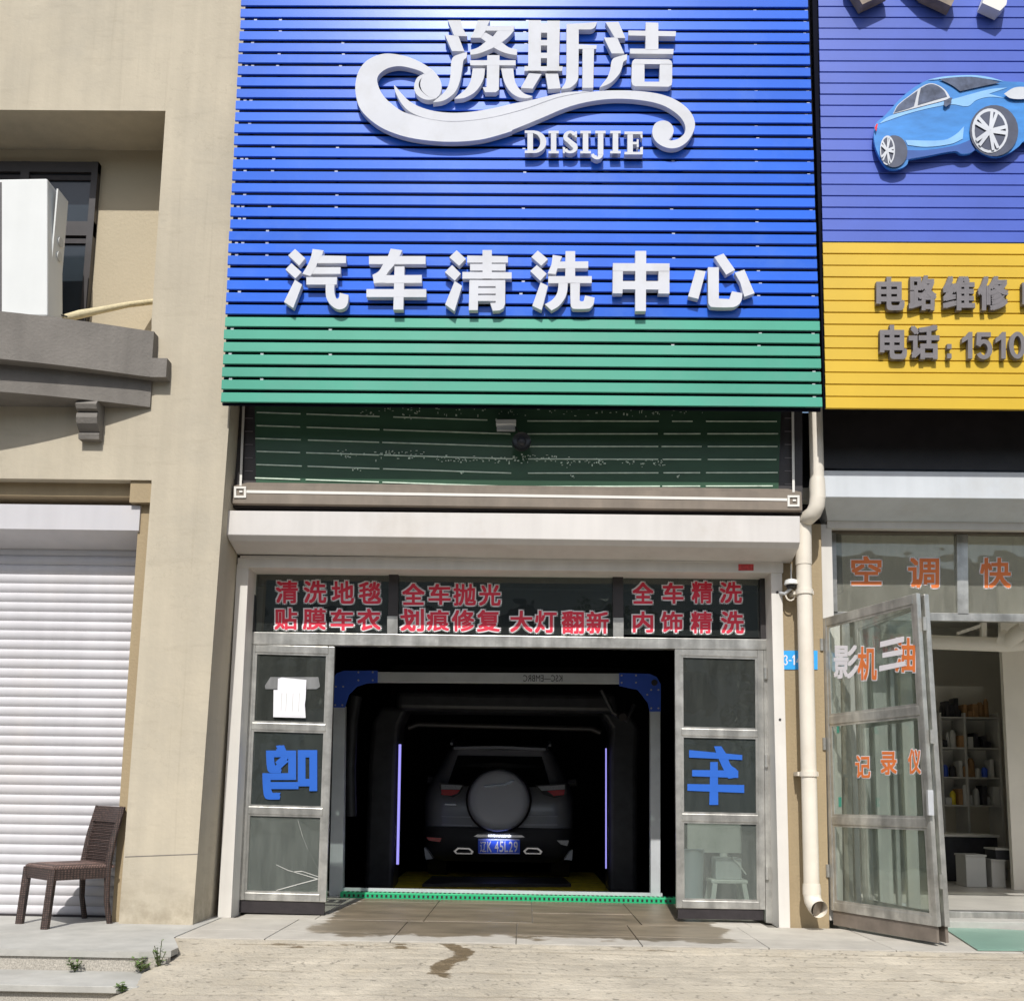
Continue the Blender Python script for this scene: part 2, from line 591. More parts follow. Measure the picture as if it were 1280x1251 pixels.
# ---------------------------------------------------------------- object helpers
def link(name, me, m, parent=None):
    o = bpy.data.objects.new(name, me)
    if m:
        me.materials.clear()
        me.materials.append(MAT[m] if isinstance(m, str) else m)
    COL.objects.link(o)
    if parent is not None:
        o.parent = parent
        o.matrix_parent_inverse = wmat(parent).inverted()
    return o


def wmat(o):
    m = Matrix.LocRotScale(o.location, o.rotation_euler, o.scale)
    if o.parent:
        return wmat(o.parent) @ o.matrix_parent_inverse @ m
    return m


def thing(name, label, cat, loc=(0, 0, 0), group=None):
    o = bpy.data.objects.new(name, None)
    COL.objects.link(o)
    o.location = loc
    o.empty_display_size = .1
    return tag(o, label, cat, group)


def tag(o, label, cat, group=None):
    o['label'] = label
    o['category'] = cat
    if group:
        o['group'] = group
    return o


def kind(o, k):
    o['kind'] = k
    return o


def bev(o, w, seg=2):
    md = o.modifiers.new('bevel', 'BEVEL')
    md.width = w
    md.segments = seg
    md.limit_method = 'ANGLE'
    return o


class MB:
    def __init__(s):
        s.v, s.f = [], []

    def add(s, vs, fs):
        n = len(s.v)
        s.v += [tuple(v) for v in vs]
        s.f += [tuple(i + n for i in f) for f in fs]
        return s

    def box(s, x0, x1, y0, y1, z0, z1):
        return s.add([(x, y, z) for z in (z0, z1) for y in (y0, y1) for x in (x0, x1)],
                     [(0, 2, 3, 1), (4, 5, 7, 6), (0, 1, 5, 4), (2, 6, 7, 3), (0, 4, 6, 2), (1, 3, 7, 5)])

    def bar(s, a, b, w, d=None, up=(0, 0, 1)):
        a, b = Vector(a), Vector(b)
        d = d or w
        t = (b - a).normalized()
        u = Vector(up)
        if abs(t.dot(u)) > .95:
            u = Vector((0, 1, 0))
        r = t.cross(u).normalized()
        u = r.cross(t)
        vs = [p + r * (i * w / 2) + u * (j * d / 2) for p in (a, b) for i, j in ((-1, -1), (1, -1), (1, 1), (-1, 1))]
        return s.add(vs, [(3, 2, 1, 0), (4, 5, 6, 7), (0, 1, 5, 4), (1, 2, 6, 5), (2, 3, 7, 6), (3, 0, 4, 7)])

    def tube(s, pts, rad, n=12, caps=True):
        pts = [Vector(p) for p in pts]
        rr = rad if isinstance(rad, (list, tuple)) else [rad] * len(pts)
        t0 = (pts[1] - pts[0]).normalized()
        u = Vector((0, 0, 1)) if abs(t0.z) < .9 else Vector((0, 1, 0))
        rings = []
        for i, p in enumerate(pts):
            if i == 0:
                t = t0
            elif i == len(pts) - 1:
                t = (pts[i] - pts[i - 1]).normalized()
            else:
                t = ((pts[i + 1] - pts[i]).normalized() + (pts[i] - pts[i - 1]).normalized()).normalized()
            r = t.cross(u).normalized()
            u = r.cross(t).normalized()
            rings.append([p + (r * math.cos(a) + u * math.sin(a)) * rr[i] for a in [2 * math.pi * k / n for k in range(n)]])
        vs = [v for r in rings for v in r]
        fs = []
        for i in range(len(pts) - 1):
            for k in range(n):
                a, b = i * n + k, i * n + (k + 1) % n
                fs.append((a, b, b + n, a + n))
        if caps:
            fs.append(tuple(range(n))[::-1])
            fs.append(tuple(range(len(vs) - n, len(vs))))
        return s.add(vs, fs)

    def poly(s, pts, dvec):
        """prism: polygon pts pushed along dvec"""
        n = len(pts)
        d = Vector(dvec)
        vs = [Vector(p) for p in pts] + [Vector(p) + d for p in pts]
        return s.add(vs, [tuple(range(n))[::-1], tuple(range(n, 2 * n))] + [(i, (i + 1) % n, (i + 1) % n + n, i + n) for i in range(n)])

    def loft(s, rings, closed=False, caps=False):
        n = len(rings[0])
        vs = [v for r in rings for v in r]
        fs = []
        for i in range(len(rings) - 1):
            for k in range(n if closed else n - 1):
                a, b = i * n + k, i * n + (k + 1) % n
                fs.append((a, b, b + n, a + n))
        if caps:
            fs.append(tuple(range(n))[::-1])
            fs.append(tuple(range(len(vs) - n, len(vs))))
        return s.add(vs, fs)

    def mesh(s, name, smooth=False):
        me = bpy.data.meshes.new(name)
        me.from_pydata(s.v, [], s.f)
        bm = bmesh.new()
        bm.from_mesh(me)
        bmesh.ops.recalc_face_normals(bm, faces=bm.faces)
        ng = [f for f in bm.faces if len(f.verts) > 4]
        if ng:
            bmesh.ops.triangulate(bm, faces=ng, ngon_method='EAR_CLIP')
        bm.to_mesh(me)
        bm.free()
        if smooth:
            for p in me.polygons:
                p.use_smooth = True
            me.set_sharp_from_angle(angle=R(40))
        me.update()
        return me

    def build(s, name, m, parent=None, smooth=False):
        return link(name, s.mesh(name, smooth), m, parent)


def box(name, x0, x1, y0, y1, z0, z1, m, parent=None, b=0):
    o = MB().box(x0, x1, y0, y1, z0, z1).build(name, m, parent)
    if b:
        bev(o, b)
    return o


def pp(name, pix, Y, depth, m, parent=None, b=0):
    """prism whose front face, at depth plane Y, covers the polygon pix; it goes back by depth"""
    o = MB().poly([at(x, y, Y) for x, y in pix], (0, depth, 0)).build(name, m, parent)
    if b:
        bev(o, b)
    return o


def rc(x0, y0, x1, y1):
    return [(x0, y0), (x1, y0), (x1, y1), (x0, y1)]


def lerp(a, b, t):
    return a + (b - a) * t


# ---- lettering
_gc = {}


def glyph(ch, solid):
    k = (ch, solid)
    if k not in _gc:
        c = bpy.data.curves.new('g', 'FONT')
        c.body = ch
        c.extrude = 1 if solid else 0
        c.resolution_u = 3
        o = bpy.data.objects.new('g', c)
        COL.objects.link(o)
        bpy.context.view_layer.update()
        dg = bpy.context.evaluated_depsgraph_get()
        me = bpy.data.meshes.new_from_object(o.evaluated_get(dg))
        _gc[k] = ([v.co.copy() for v in me.vertices], [tuple(p.vertices) for p in me.polygons])
        bpy.data.objects.remove(o)
        bpy.data.curves.remove(c)
        bpy.data.meshes.remove(me)
    return _gc[k]


def text(name, ch, corners, m, parent, r=.03, depth=0., back=(0, 1, 0), mirror=False, stag=.00025, grow=0.):
    """lettering fitted to the quad corners (tl, tr, br, bl), made heavier by overlaid copies"""
    vs, fs = glyph(ch, depth > 0)
    if not vs:
        return None
    x0 = min(v.x for v in vs) - r
    x1 = max(v.x for v in vs) + r
    y0 = min(v.y for v in vs) - r
    y1 = max(v.y for v in vs) + r
    tl, tr, br, bl = [Vector(c) for c in corners]
    back = Vector(back)
    mb = MB()
    rr = r + grow
    sh = [(0, 0)] if r == 0 else [(-rr, -rr), (rr, -rr), (rr, rr), (-rr, rr), (0, 0)]
    if rr > .045:
        h = rr * .5
        sh += [(-rr, 0), (rr, 0), (0, rr), (0, -rr), (-h, -h), (h, -h), (h, h), (-h, h)]
    for i, (dx, dy) in enumerate(sh):
        out = []
        for v in vs:
            u = (v.x + dx - x0) / (x1 - x0)
            w = (v.y + dy - y0) / (y1 - y0)
            if mirror:
                u = 1 - u
            p = (bl * (1 - u) + br * u) * (1 - w) + (tl * (1 - u) + tr * u) * w
            dd = depth * (1 - v.z) / 2 if depth else 0
            out.append(p + back * (dd + i * stag))
        mb.add(out, fs)
    return mb.build(name, m, parent)


def quadpx(x0, y0, x1, y1, Y):
    return [at(x0, y0, Y), at(x1, y0, Y), at(x1, y1, Y), at(x0, y1, Y)]


# =============================================================== SETTING
# ramp of grooved concrete falling to the road
YE = -.98


def ramp():
    xs = [-3.7 + i * .03 for i in range(285)]
    ys = []
    y = YE
    grooves = [-1.06, -1.13, -1.25, -1.36, -1.47, -1.60, -1.74, -1.88, -2.03, -2.2, -2.38, -2.56, -2.75, -2.95, -3.2, -3.45]
    while y > -3.9:
        ys.append(y)
        y -= .0125
    ys.append(-4.4)
    rng = random.Random(3)
    ph = [rng.uniform(0, 6.28) for _ in grooves]
    ln = [(rng.uniform(-2.3, -1.4), rng.uniform(3.0, 5.5)) for _ in grooves]
    dk = [rng.choice((.1, .25, .5, 1.0)) for _ in grooves]
    dk[0] = dk[1] = dk[5] = 1.0
    from mathutils import noise
    vs, wet, gr = [], [], []
    for y in ys:
        for x in xs:
            t = YE - y
            z = -.105 * t
            xe = -2.2 + .18 * min(1, t / .3)
            if x < xe:
                z -= .35 * (xe - x) + 1.2 * (xe - x) ** 2
            z += .012 * noise.noise(Vector((x * .9, y * 1.5, 0))) * min(1, t * 3)
            z += .005 * noise.noise(Vector((x * 6, y * 9, 3))) + .003 * noise.noise(Vector((x * 17, y * 17, 5)))
            w = 0.
            gd = 0.
            for g, p, (l0, l1), dkk in zip(grooves, ph, ln, dk):
                gy = g + .012 * math.sin(x * 1.7 + p) + .012 * noise.noise(Vector((x * 2.2, p, 0)))
                # a diagonal band of smooth joints
                brk = 2.05 + (-1.1 - y) * .35
                if abs(x - brk) < .03 or x < l0 or x > l1:
                    continue
                d = abs(y - gy)
                dep = .014 * (.5 + .5 * dkk) * (.55 + .45 * noise.noise(Vector((x * 3, p * 5, 1))))
                if d < .02:
                    z -= dep * (1 - d / .02)
                    gd = max(gd, dkk * (1 - d / .017) * (.30 + 1.1 * noise.noise(Vector((x * 1.6, p * 7, 2)))))
            # water run
            cx = -.42 + .07 * math.sin(y * 9) - .05 * (y + 1.2)
            if -1.8 < y:
                w = max(w, 1.5 - abs(x - cx) / .075) * (1 if y > -1.62 else max(0, (y + 1.8) / .18))
            for ex, ey in ((-1.35, -1.12), (-.75, -1.10), (-.12, -1.06), (-1.0, -1.08), (.55, -1.03), (.8, -1.04)):
                w = max(w, .8 - ((x - ex) / .13) ** 2 - ((y - ey) / .05) ** 2)
            gr.append(gd)
            vs.append((x, y, z - .008))
            fy = -1.045 - .02 * math.sin(x * 3)
            if -1.75 < x < 1.7:
                w = max(w, (.55 + 1.1 * noise.noise(Vector((x * 3.2, 0, 7)))) * (1 - abs(y - fy) / .035))
            wet.append(min(1, max(0, w)) * .5)
    nx = len(xs)
    fs = [(j * nx + i, (j + 1) * nx + i, (j + 1) * nx + i + 1, j * nx + i + 1) for j in range(len(ys) - 1) for i in range(nx - 1)]
    me = bpy.data.meshes.new('ramp')
    me.from_pydata(vs, [], fs)
    a = me.attributes.new('wet', 'FLOAT', 'POINT')
    a.data.foreach_set('value', wet)
    a = me.attributes.new('groove', 'FLOAT', 'POINT')
    a.data.foreach_set('value', gr)
    o = link('ramp', me, 'ramp')
    kind(o, 'structure')
    bm = bmesh.new()
    bm.from_mesh(me)
    bmesh.ops.recalc_face_normals(bm, faces=bm.faces)
    if bm.faces[0].normal.z < 0:
        bmesh.ops.reverse_faces(bm, faces=bm.faces)
    bm.to_mesh(me)
    bm.free()
    for p in me.polygons:
        p.use_smooth = True


ramp()
kind(box('road', -200, 200, -200, -4.35, -.8, -.42, 'road'), 'structure')
kind(box('ground', -200, 200, -4.35, 200, -.9, -.46, 'joint'), 'structure')

plat = kind(box('platform', -2.30, 6, YE + .012, 1.95, -.4, -.012, 'joint'), 'structure')
tile_me = None
# tiles: rows cover the apron in front of the facade and the sunlit floor behind the doors
rows = [-.98, -.60, .0, .6, 1.2]
for j, y0 in enumerate(rows):
    y1 = rows[j + 1] if j + 1 < len(rows) else 1.44
    xa, xb = (-2.16, 4.6) if y0 < 0 else (-2.05, 1.75)
    x = xa - .22
    while x < xb - .05:
        x0, x1 = max(x, xa), min(x + .78, xb)
        if x1 - x0 > .08:
            h = random.uniform(-.0015, .0015)
            t = box('tile', x0 + .003, x1 - .003, y0 + .003, y1 - .003, -.011, h, 'tile', plat, .002)
        x += .78

# left stone steps
Y1, Y2 = -1.56, -1.98
st = kind(box('steps', -8, -2.17, Y1 + .03, .3, -.4, -.035, 'granite'), 'structure')
MB().poly([(-8, Y1, -.034), (-2.16, Y1, -.034), (-2.0, Y1 + .06, -.034), (-2.0, Y1 + .18, -.034), (-2.165, -.98, -.034), (-2.165, .3, -.034), (-8, .3, -.034)], (0, 0, .034)).build('tread', 'slab', st)
x = -8
box('riser', -8, -2.0, Y1 + .015, Y1 + .06, -.14, -.036, 'granite', st)
box('tread', -8, -2.0, Y2, Y1 + .012, -.145, -.109, 'slab', st, .004)
box('riser', -8, -1.9, Y2 + .03, Y2 + .09, -.5, -.147, 'granite', st)

# =============================================================== CREAM BUILDING (left)
PF = -.42
cb = thing('corner_building', 'cream rendered building at the left with grey curved balcony above a shutter', 'building', (-2.5, PF, 0))
XR = -2.235
MB().poly([at(148.4, 1151, PF) + Vector((0, 0, -.06)), at(189.5, 604, PF), at(189.5, 400, PF), at(207, 138, PF), (at(207, 138, PF).x, PF, 9), (-2.17, PF, 9), at(288, 505, PF), at(240.5, 1155, PF) + Vector((0, 0, -.06))], (0, .9, 0)).build('pilaster', 'stucco', cb)
xl = at(189.5, 604, PF).x
xt = at(207, 138, PF).x
zs = at(100, 599, PF).z
zt = at(100, 138, PF).z
box('wall', -9, xl - .001, PF + .0015, .35, zs, 4.2, 'stucco', cb)
box('wall', -9, xt - .001, PF + .0015, .5, zt, 9, 'stucco', cb)
box('recess_wall', -9, xt + .1, .06, .4, 4.2, zt + .05, 'recess', cb)
# recess window
w = MB()
wx0, wx1 = -5.2, at(123, 240, .04).x
wz0, wz1 = 4.3, at(100, 206, .04).z
for a, b2 in ((wx1 - .05, wx1), (wx1 - .62, wx1 - .55), (wx1 - 1.2, wx1 - 1.14)):
    w.box(a, b2, .0, .058, wz0, wz1)
w.box(wx0, wx1, .001, .057, wz1 - .09, wz1 - .001)
zm = at(100, 283, .04).z
w.box(wx0, wx1, .002, .056, zm - .10, zm + .02)
wf = w.build('window', 'dframe', cb)
for a, b2 in ((wx1 - .55, wx1 - .05), (wx1 - 1.14, wx1 - .62), (wx1 - 1.8, wx1 - 1.2)):
    for z0, z1 in ((wz0, zm - .10), (zm + .02, wz1 - .09)):
        box('pane', a, b2, .032, .038, z0, z1, 'oppg', wf)
        box('sash', a, b2, .015, .031, z1 - .06, z1 - .02, 'rubber', wf)
# soffit shade board of the shop opening
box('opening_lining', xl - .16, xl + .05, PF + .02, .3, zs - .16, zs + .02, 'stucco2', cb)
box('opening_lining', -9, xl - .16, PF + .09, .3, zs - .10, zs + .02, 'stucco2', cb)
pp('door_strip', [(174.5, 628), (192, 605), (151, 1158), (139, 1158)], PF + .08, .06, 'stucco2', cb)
box('wall', -9, -2.75, .12, .3, 0, zs, 'dframe', cb)


pp('plaster_joint', [(156, 1070), (248, 1066.5), (248, 1067.6), (156, 1071.2)], PF - .0015, .003, 'balc', cb)


# balcony
def arc(x, a, base):
    return base - a * max(0, 1 - ((x + 4.9) / 2.14) ** 2)


def band(name, x1, a, base, z0, z1, thick, m, parent):
    xs = [-7.0 + (x1 + 7.0) * i / 40 for i in range(41)]
    fr = [(x, arc(x, a, base)) for x in xs]
    rings = [[(x, y, z0), (x, y, z1), (x, PF - .002, z1), (x, PF - .002, z0)] for x, y in fr]
    return MB().loft(rings, closed=True, caps=True).build(name, m, parent, smooth=True)


bc = kind(band('balcony', at(188, 500, -.44).x, .37, PF - .02, 3.647, 3.845, 0, 'balc', cb), 'structure')
del bc['kind']
band('balcony_lip', at(208, 472, -.5).x, .42, PF - .09, 3.846, 3.99, 0, 'balc', bc)
band('balcony_front', at(192, 430, -.5).x, .42, PF - .088, 3.991, 4.194, 0, 'balc', bc)
# corbel
prof = [(PF, .0), (PF, -.26), (PF - .06, -.26), (PF - .07, -.225), (PF - .055, -.21), (PF - .08, -.19), (PF - .11, -.16), (PF - .125, -.12), (PF - .12, -.09), (PF - .10, -.075), (PF - .135, -.06), (PF - .15, -.03), (PF - .13, 0)]
cp = at(97, 498, PF - .13)
cx = at(110, 520, PF - .1).x
MB().poly([(cx - .075, y, 3.646 + z) for y, z in prof], (.15, 0, 0)).build('corbel', 'balc', cb)

# roller shutter, closed
sh = thing('roller_shutter', 'closed white roller shutter behind the brown chair at the left', 'shutter', (-4, -.08, 0))
sxr = at(172, 800, -.10).x
z = .005
zb = at(100, 690, -.10).z
prof = [(-.104, 0), (-.114, .012), (-.118, .03), (-.117, .05), (-.112, .062), (-.104, .0695)]
sm = MB().loft([[(-8, y, z_) for y, z_ in prof], [(sxr, y, z_) for y, z_ in prof]]).mesh('slat', True)
n = 0
while z < zb + .15:
    o = link('slat', sm, 'wshut', sh)
    o.location = (0 - 0, 0, z)
    o.matrix_parent_inverse = Matrix.Translation(-Vector(sh.location))
    z += .0705
hx = at(175, 640, -.36).x
z1, z0 = at(100, 631, -.36).z, at(100, 662, -.36).z
zz = at(100, 686, -.14).z
MB().poly([(-8, -.36, z1), (-8, -.36, z0), (-8, -.14, zz), (-8, -.05, zz), (-8, -.05, z1)], (hx + 8, 0, 0)).build('housing', 'wshut', sh)
box('guide_rail', sxr - .005, sxr + .06, -.13, -.07, 0, zb, 'stucco2', sh)
box('bottom_bar', -8, sxr, -.125, -.09, -.0, .014, 'rubber', sh)

# AC
ac = thing('air_conditioner', 'white outdoor air conditioner unit standing on the grey balcony', 'air conditioner', (at(30, 395, -.62).x, -.5, 4.195))
pp('casing', [(-110, 226), (59, 223), (59, 395), (-110, 395)], -.62, .25, 'acw', ac, .012)
xr_ = at(60, 300, -.62).x
for py in (303, 321):
    p = at(72, py, -.45)
    MB().tube([(xr_ + .0, -.45, p.z), (xr_ + .012, -.45, p.z)], .035, 16).build('valve_cover', 'acg', ac)
box('side_panel', xr_ - .01, xr_ + .0015, -.54, -.375, at(60, 388, -.5).z, at(60, 240, -.5).z, 'acw', ac)
for i in range(1):
    pp('front_seam', rc(0, 228, 2, 392), -.622, .004, 'rubber', ac)
hose = thing('ac_hose', 'cream wrapped hose running from the air conditioner to the pilaster', 'hose', at(80, 396, -.3))
MB().tube([at(72, 398, -.33), at(85, 397, -.32), at(100, 393, -.3), at(125, 388, -.25), at(160, 381, -.15), at(194, 377, .0)], [.02, .03, .032, .026, .022, .022], 10).build('lagging', 'lag', hose, True)
MB().tube([at(66, 381, -.42), at(70, 388, -.42), at(76, 394, -.4), at(84, 396, -.36)], .006, 6).build('cable', 'cable', hose)

# =============================================================== CAR WASH BUILDING (middle)
mb_ = thing('car_wash_building', 'car wash bay building behind the blue and green slatted sign', 'building', (0, .1, 0))
box('upper_wall', -2.24, 2.12, -.28, .3, 3.90, 9, 'dframe', mb_)
box('inner_wall', -2.24, 2.45, .31, .4, 2.5, 3.95, 'dframe', mb_)
# shop column with number plate
pp('column', [(976, 655), (1026, 655), (1037, 1172), (987, 1160)], .04, .4, 'stucco2', mb_)
# bay interior
IX0, IX1, IY, IZ = -2.16, 1.92, 8.5, 2.9
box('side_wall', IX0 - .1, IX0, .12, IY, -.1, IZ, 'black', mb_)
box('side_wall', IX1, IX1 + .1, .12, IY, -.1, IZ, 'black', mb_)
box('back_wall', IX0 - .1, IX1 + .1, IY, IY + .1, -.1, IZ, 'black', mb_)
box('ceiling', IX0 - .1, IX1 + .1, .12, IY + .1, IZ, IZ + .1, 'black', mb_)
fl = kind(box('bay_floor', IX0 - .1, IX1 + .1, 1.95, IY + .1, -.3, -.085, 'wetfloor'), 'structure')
kind(box('bay_kerb', IX0, IX1, 1.47, 1.95, -.09, .003, 'ifloor'), 'structure')
ym = MB().poly([atz(x, y, -.08) for x, y in ((478, 1112), (508, 1089), (742, 1090), (762, 1113))], (0, 0, .004)).build('yellow_marking', 'yfloor')
tag(ym, 'worn yellow floor marking under the car in the wash bay', 'floor marking')
bd = MB().poly([atz(x, y, -.07) for x, y in ((528, 1108), (540, 1098), (704, 1099), (714, 1108))], (0, 0, .03)).build('dark_board', 'machine')
tag(bd, 'low black board on the yellow marking behind the car', 'board')

# --- green drain strip
ds = thing('drain_strip', 'bright green perforated plastic strip across the wash bay threshold', 'drain strip', (0, 1.45, 0))
gx0, gx1 = at(425, 1120, 1.45).x, at(845, 1124, 1.45).x
z0g = at(600, 1125, 1.45).z
g = box('strip', gx0, gx1, 1.45, 1.56, z0g - .01, z0g + .05, 'gstrip', ds, .004)
hb = MB()
x = gx0 + .03
while x < gx1 - .03:
    hb.box(x, x + .018, 1.4475, 1.452, z0g + .012, z0g + .034)
    x += .04
kind(hb.build('hole', 'rubber', ds), 'stuff')
hb = MB()
x = gx0 + .05
while x < gx1 - .03:
    hb.box(x, x + .02, 1.47, 1.54, z0g + .048, z0g + .052)
    x += .04
kind(hb.build('slot', 'rubber', ds), 'stuff')
box('edge_trim', gx0, gx1 - .1, 1.57, 1.61, .0, z0g + .075, 'steel2', ds)

# --- gantry
ga = thing('wash_gantry', 'aluminium portal frame with blue corner plates just inside the wash bay', 'gantry', (0, 1.5, 0))
Yg = 1.55
pp('post', [(813, 886), (825.5, 887), (825.5, 1124), (813.5, 1124)], Yg, .09, 'steel2', ga, .003)
pp('post', [(417, 882), (431, 882), (428, 1122), (411, 1122)], Yg, .09, 'steel2', ga, .003)
pp('beam', [(468, 839.5), (776, 841.5), (776, 854), (468, 852)], Yg, .09, 'steel2', ga, .003)
cpr = [(774, 841), (812, 842), (821, 846), (826, 855), (826, 889), (812, 889), (810, 879), (802, 868), (797, 862), (774, 857)]
cpl = [(472, 838), (430, 838), (421, 841), (416, 848), (415, 884), (431, 884), (436, 868), (446, 858), (458, 854), (472, 853)]
for pix, riv in ((cpr, [(777, 844), (795, 844), (777, 853), (795, 853), (814, 862), (823, 862), (814, 885), (823, 885), (809, 868)]), (cpl, [(448, 840), (466, 840), (448, 850), (466, 850), (420, 858), (429, 858), (419, 881), (428, 881)])):
    p = pp('corner_plate', pix, Yg - .012, .012, 'mblue', ga)
    for x, y in riv:
        c = at(x, y, Yg - .014)
        MB().tube([c + Vector((0, -.006, 0)), c + Vector((0, .003, 0))], .008, 8).build('rivet', 'clip', p)
    if pix is cpr:
        c = at(818, 853, Yg - .014)
        MB().tube([c + Vector((0, -.003, 0)), c + Vector((0, .003, 0))], .028, 16).build('cable_hole', 'rubber', p)
text('beam_marking', 'KSC—EMBRC', quadpx(654, 843.5, 703, 851.5, Yg - .002), 'machine', ga, r=.0, mirror=True)

# --- inner wash arch (black)
ia = thing('brush_arch', 'black rounded washing arch with violet light strips around the car', 'washing machine', (-.25, 3, 0))
for sx_, x0_, x1_ in ((0, -1.62, -1.32), (1, .86, 1.16)):
    rings = []
    for zc, dx in ((-.08, 0), (1.25, 0), (1.6, .02), (1.78, .1 if sx_ == 0 else -.1)):
        rings.append([(x0_ + dx, 3.02, zc), (x0_ + dx, 3.45, zc), (x1_ + dx, 3.45, zc), (x1_ + dx, 3.02, zc)])
    bev(MB().loft(rings, closed=True, caps=True).build('upright', 'machine', ia), .05, 3)
bev(box('top_beam', -1.35, .95, 3.0, 3.5, 1.74, 1.95, 'machine', ia), .06, 3)
MB().tube([(-1.25, 3.3, 1.58), (-1.15, 3.3, 1.62), (.7, 3.3, 1.60), (.8, 3.3, 1.56)], .03, 10).build('spray_bar', 'dframe', ia)
for x, y0, y1, w_ in ((500, 930, 1080, .012), (757.5, 935, 1085, .006)):
    a, b = at(x, y0, 3.0), at(x - (3 if x < 600 else 0), y1, 3.0)
    MB().bar(a, b, w_ * 2, .02, up=(0, 1, 0)).build('light_strip', 'led', ia)
# black flap curtains and hoses near the corners of the portal
for x, y, q in ((440, 1000, 0), (792, 1000, 1)):
    pass
MB().tube([at(445, 870, 2.4), at(440, 900, 2.4), at(437, 960, 2.4), at(438, 1020, 2.4)], .06, 10).build('hose', 'machine', ia, True)
MB().tube([at(793, 880, 2.3), at(783, 900, 2.3), at(766, 890, 2.3), at(752, 862, 2.3)], .022, 8).build('hose', 'machine', ia, True)
c = at(775, 893, 2.3)
MB().tube([c, c + Vector((.02, -.08, -.03))], .04, 12).build('nozzle', 'dframe', ia, True)

# =============================================================== CAR
CX, CF = -.30, -.08
car = thing('parked_car', 'dark grey small off-road car with a spare wheel on its back in the wash bay', 'car', (CX, 6.2, CF))
lv = [(.20, .74, 4.42), (.26, .82, 4.30), (.34, .86, 4.22), (.50, .875, 4.19), (.585, .88, 4.20), (.60, .875, 4.245), (.72, .88, 4.25), (.86, .885, 4.265), (.95, .88, 4.29), (1.02, .865, 4.33), (1.10, .83, 4.37), (1.22, .775, 4.45), (1.36, .71, 4.55), (1.44, .67, 4.58), (1.50, .64, 4.60), (1.55, .57, 4.72), (1.575, .45, 4.95)]


def ringat(w, y):
    pts = []
    yf = y + 3.6
    rcn = min(.42, w * .6)
    half = [(w, yf), (w, y + 2.2), (w, y + rcn * 1.1)]
    for k in range(1, 7):
        a = math.pi / 2 * k / 7
        half.append((w - rcn * (1 - math.cos(a)) * .55, y + .02 + rcn * (1 - math.sin(a)) * .95))
    half += [(w - rcn * .62, y + .022), (w * .3, y), (0, y - .004)]
    return half + [(-a, b) for a, b in half[-2::-1]]


rings = [[(CX + x, y, CF + zc) for x, y in ringat(w, yy)] for zc, w, yy in lv]
b_ = MB().loft(rings)
top = rings[-1]
b_.add(top, [tuple(range(len(top)))])
b_.build('body', 'car', car, True)
# lower bumper skin
lo = [(z_, w + .006, y - .006) for z_, w, y in lv[:5]] + [(.598, .87, 4.235)]
MB().loft([[(CX + x, y, CF + z_) for x, y in ringat(w, yy)] for z_, w, yy in lo]).build('bumper', 'carb', car, True)


def ysurf(zr):
    for (z0_, _, y0_), (z1_, _, y1_) in zip(lv, lv[1:]):
        if z0_ <= zr <= z1_:
            return lerp(y0_, y1_, (zr - z0_) / (z1_ - z0_))
    return lv[-1][2]


gw = []
for zc in (1.06, 1.16, 1.28, 1.38, 1.42):
    hw = lerp(.60, .50, (zc - 1.06) / .36)
    gw.append([(CX + hw * u, ysurf(zc) - .016 + .022 * u * u, CF + zc) for u in (-1, -.85, -.6, -.3, 0, .3, .6, .85, 1)])
MB().loft(gw).build('rear_window', 'carg', car, True)
MB().poly([(CX - .58, 4.62, CF + 1.49), (CX - .54, 4.43, CF + 1.485), (CX, 4.38, CF + 1.50), (CX + .54, 4.43, CF + 1.485), (CX + .58, 4.62, CF + 1.49)], (0, 0, .03)).build('spoiler', 'car', car)
for s in (-1, 1):
    MB().tube([(CX + s * .60, 4.9, CF + 1.57), (CX + s * .60, 5.1, CF + 1.63), (CX + s * .60, 6.9, CF + 1.63), (CX + s * .60, 7.1, CF + 1.57)], .018, 8).build('roof_rail', 'steel2', car, True)
    wh = MB().tube([(CX + s * .62, 4.95, CF + .33), (CX + s * .84, 4.95, CF + .33)], .33, 24).build('wheel', 'rubber', car, True)
    MB().tube([(CX + s * .62, 7.4, CF + .33), (CX + s * .84, 7.4, CF + .33)], .33, 24).build('wheel', 'rubber', car, True)
    MB().tube([(CX + s * .8, 5.9, CF + 1.12), (CX + s * .98, 5.88, CF + 1.14)], .05, 8).build('mirror', 'car', car, True)
# spare wheel
sc_ = at(623, 1000, 4.0)
rad = .352
prof = [(0, -.115), (.12, -.1145), (.24, -.112), (.29, -.107), (.315, -.095), (.335, -.07), (.346, -.03), (rad, .02), (rad, .09), (.32, .12)]
rings = [[(sc_.x + r_ * math.cos(2 * math.pi * k / 40), 4.0 + .06 + d_, sc_.z + r_ * math.sin(2 * math.pi * k / 40)) for k in range(40)] for r_, d_ in prof[1:]]
sp = MB().loft(rings, closed=True, caps=True).build('spare_wheel', 'cover', car, True)
rings = [[(sc_.x + r_ * math.cos(2 * math.pi * k / 40), 4.06 + d_, sc_.z + r_ * math.sin(2 * math.pi * k / 40)) for k in range(40)] for r_, d_ in ((.34, .0), (.372, .03), (.376, .10), (.34, .19))]
MB().loft(rings, closed=True, caps=True).build('tyre', 'rubber', sp, True)
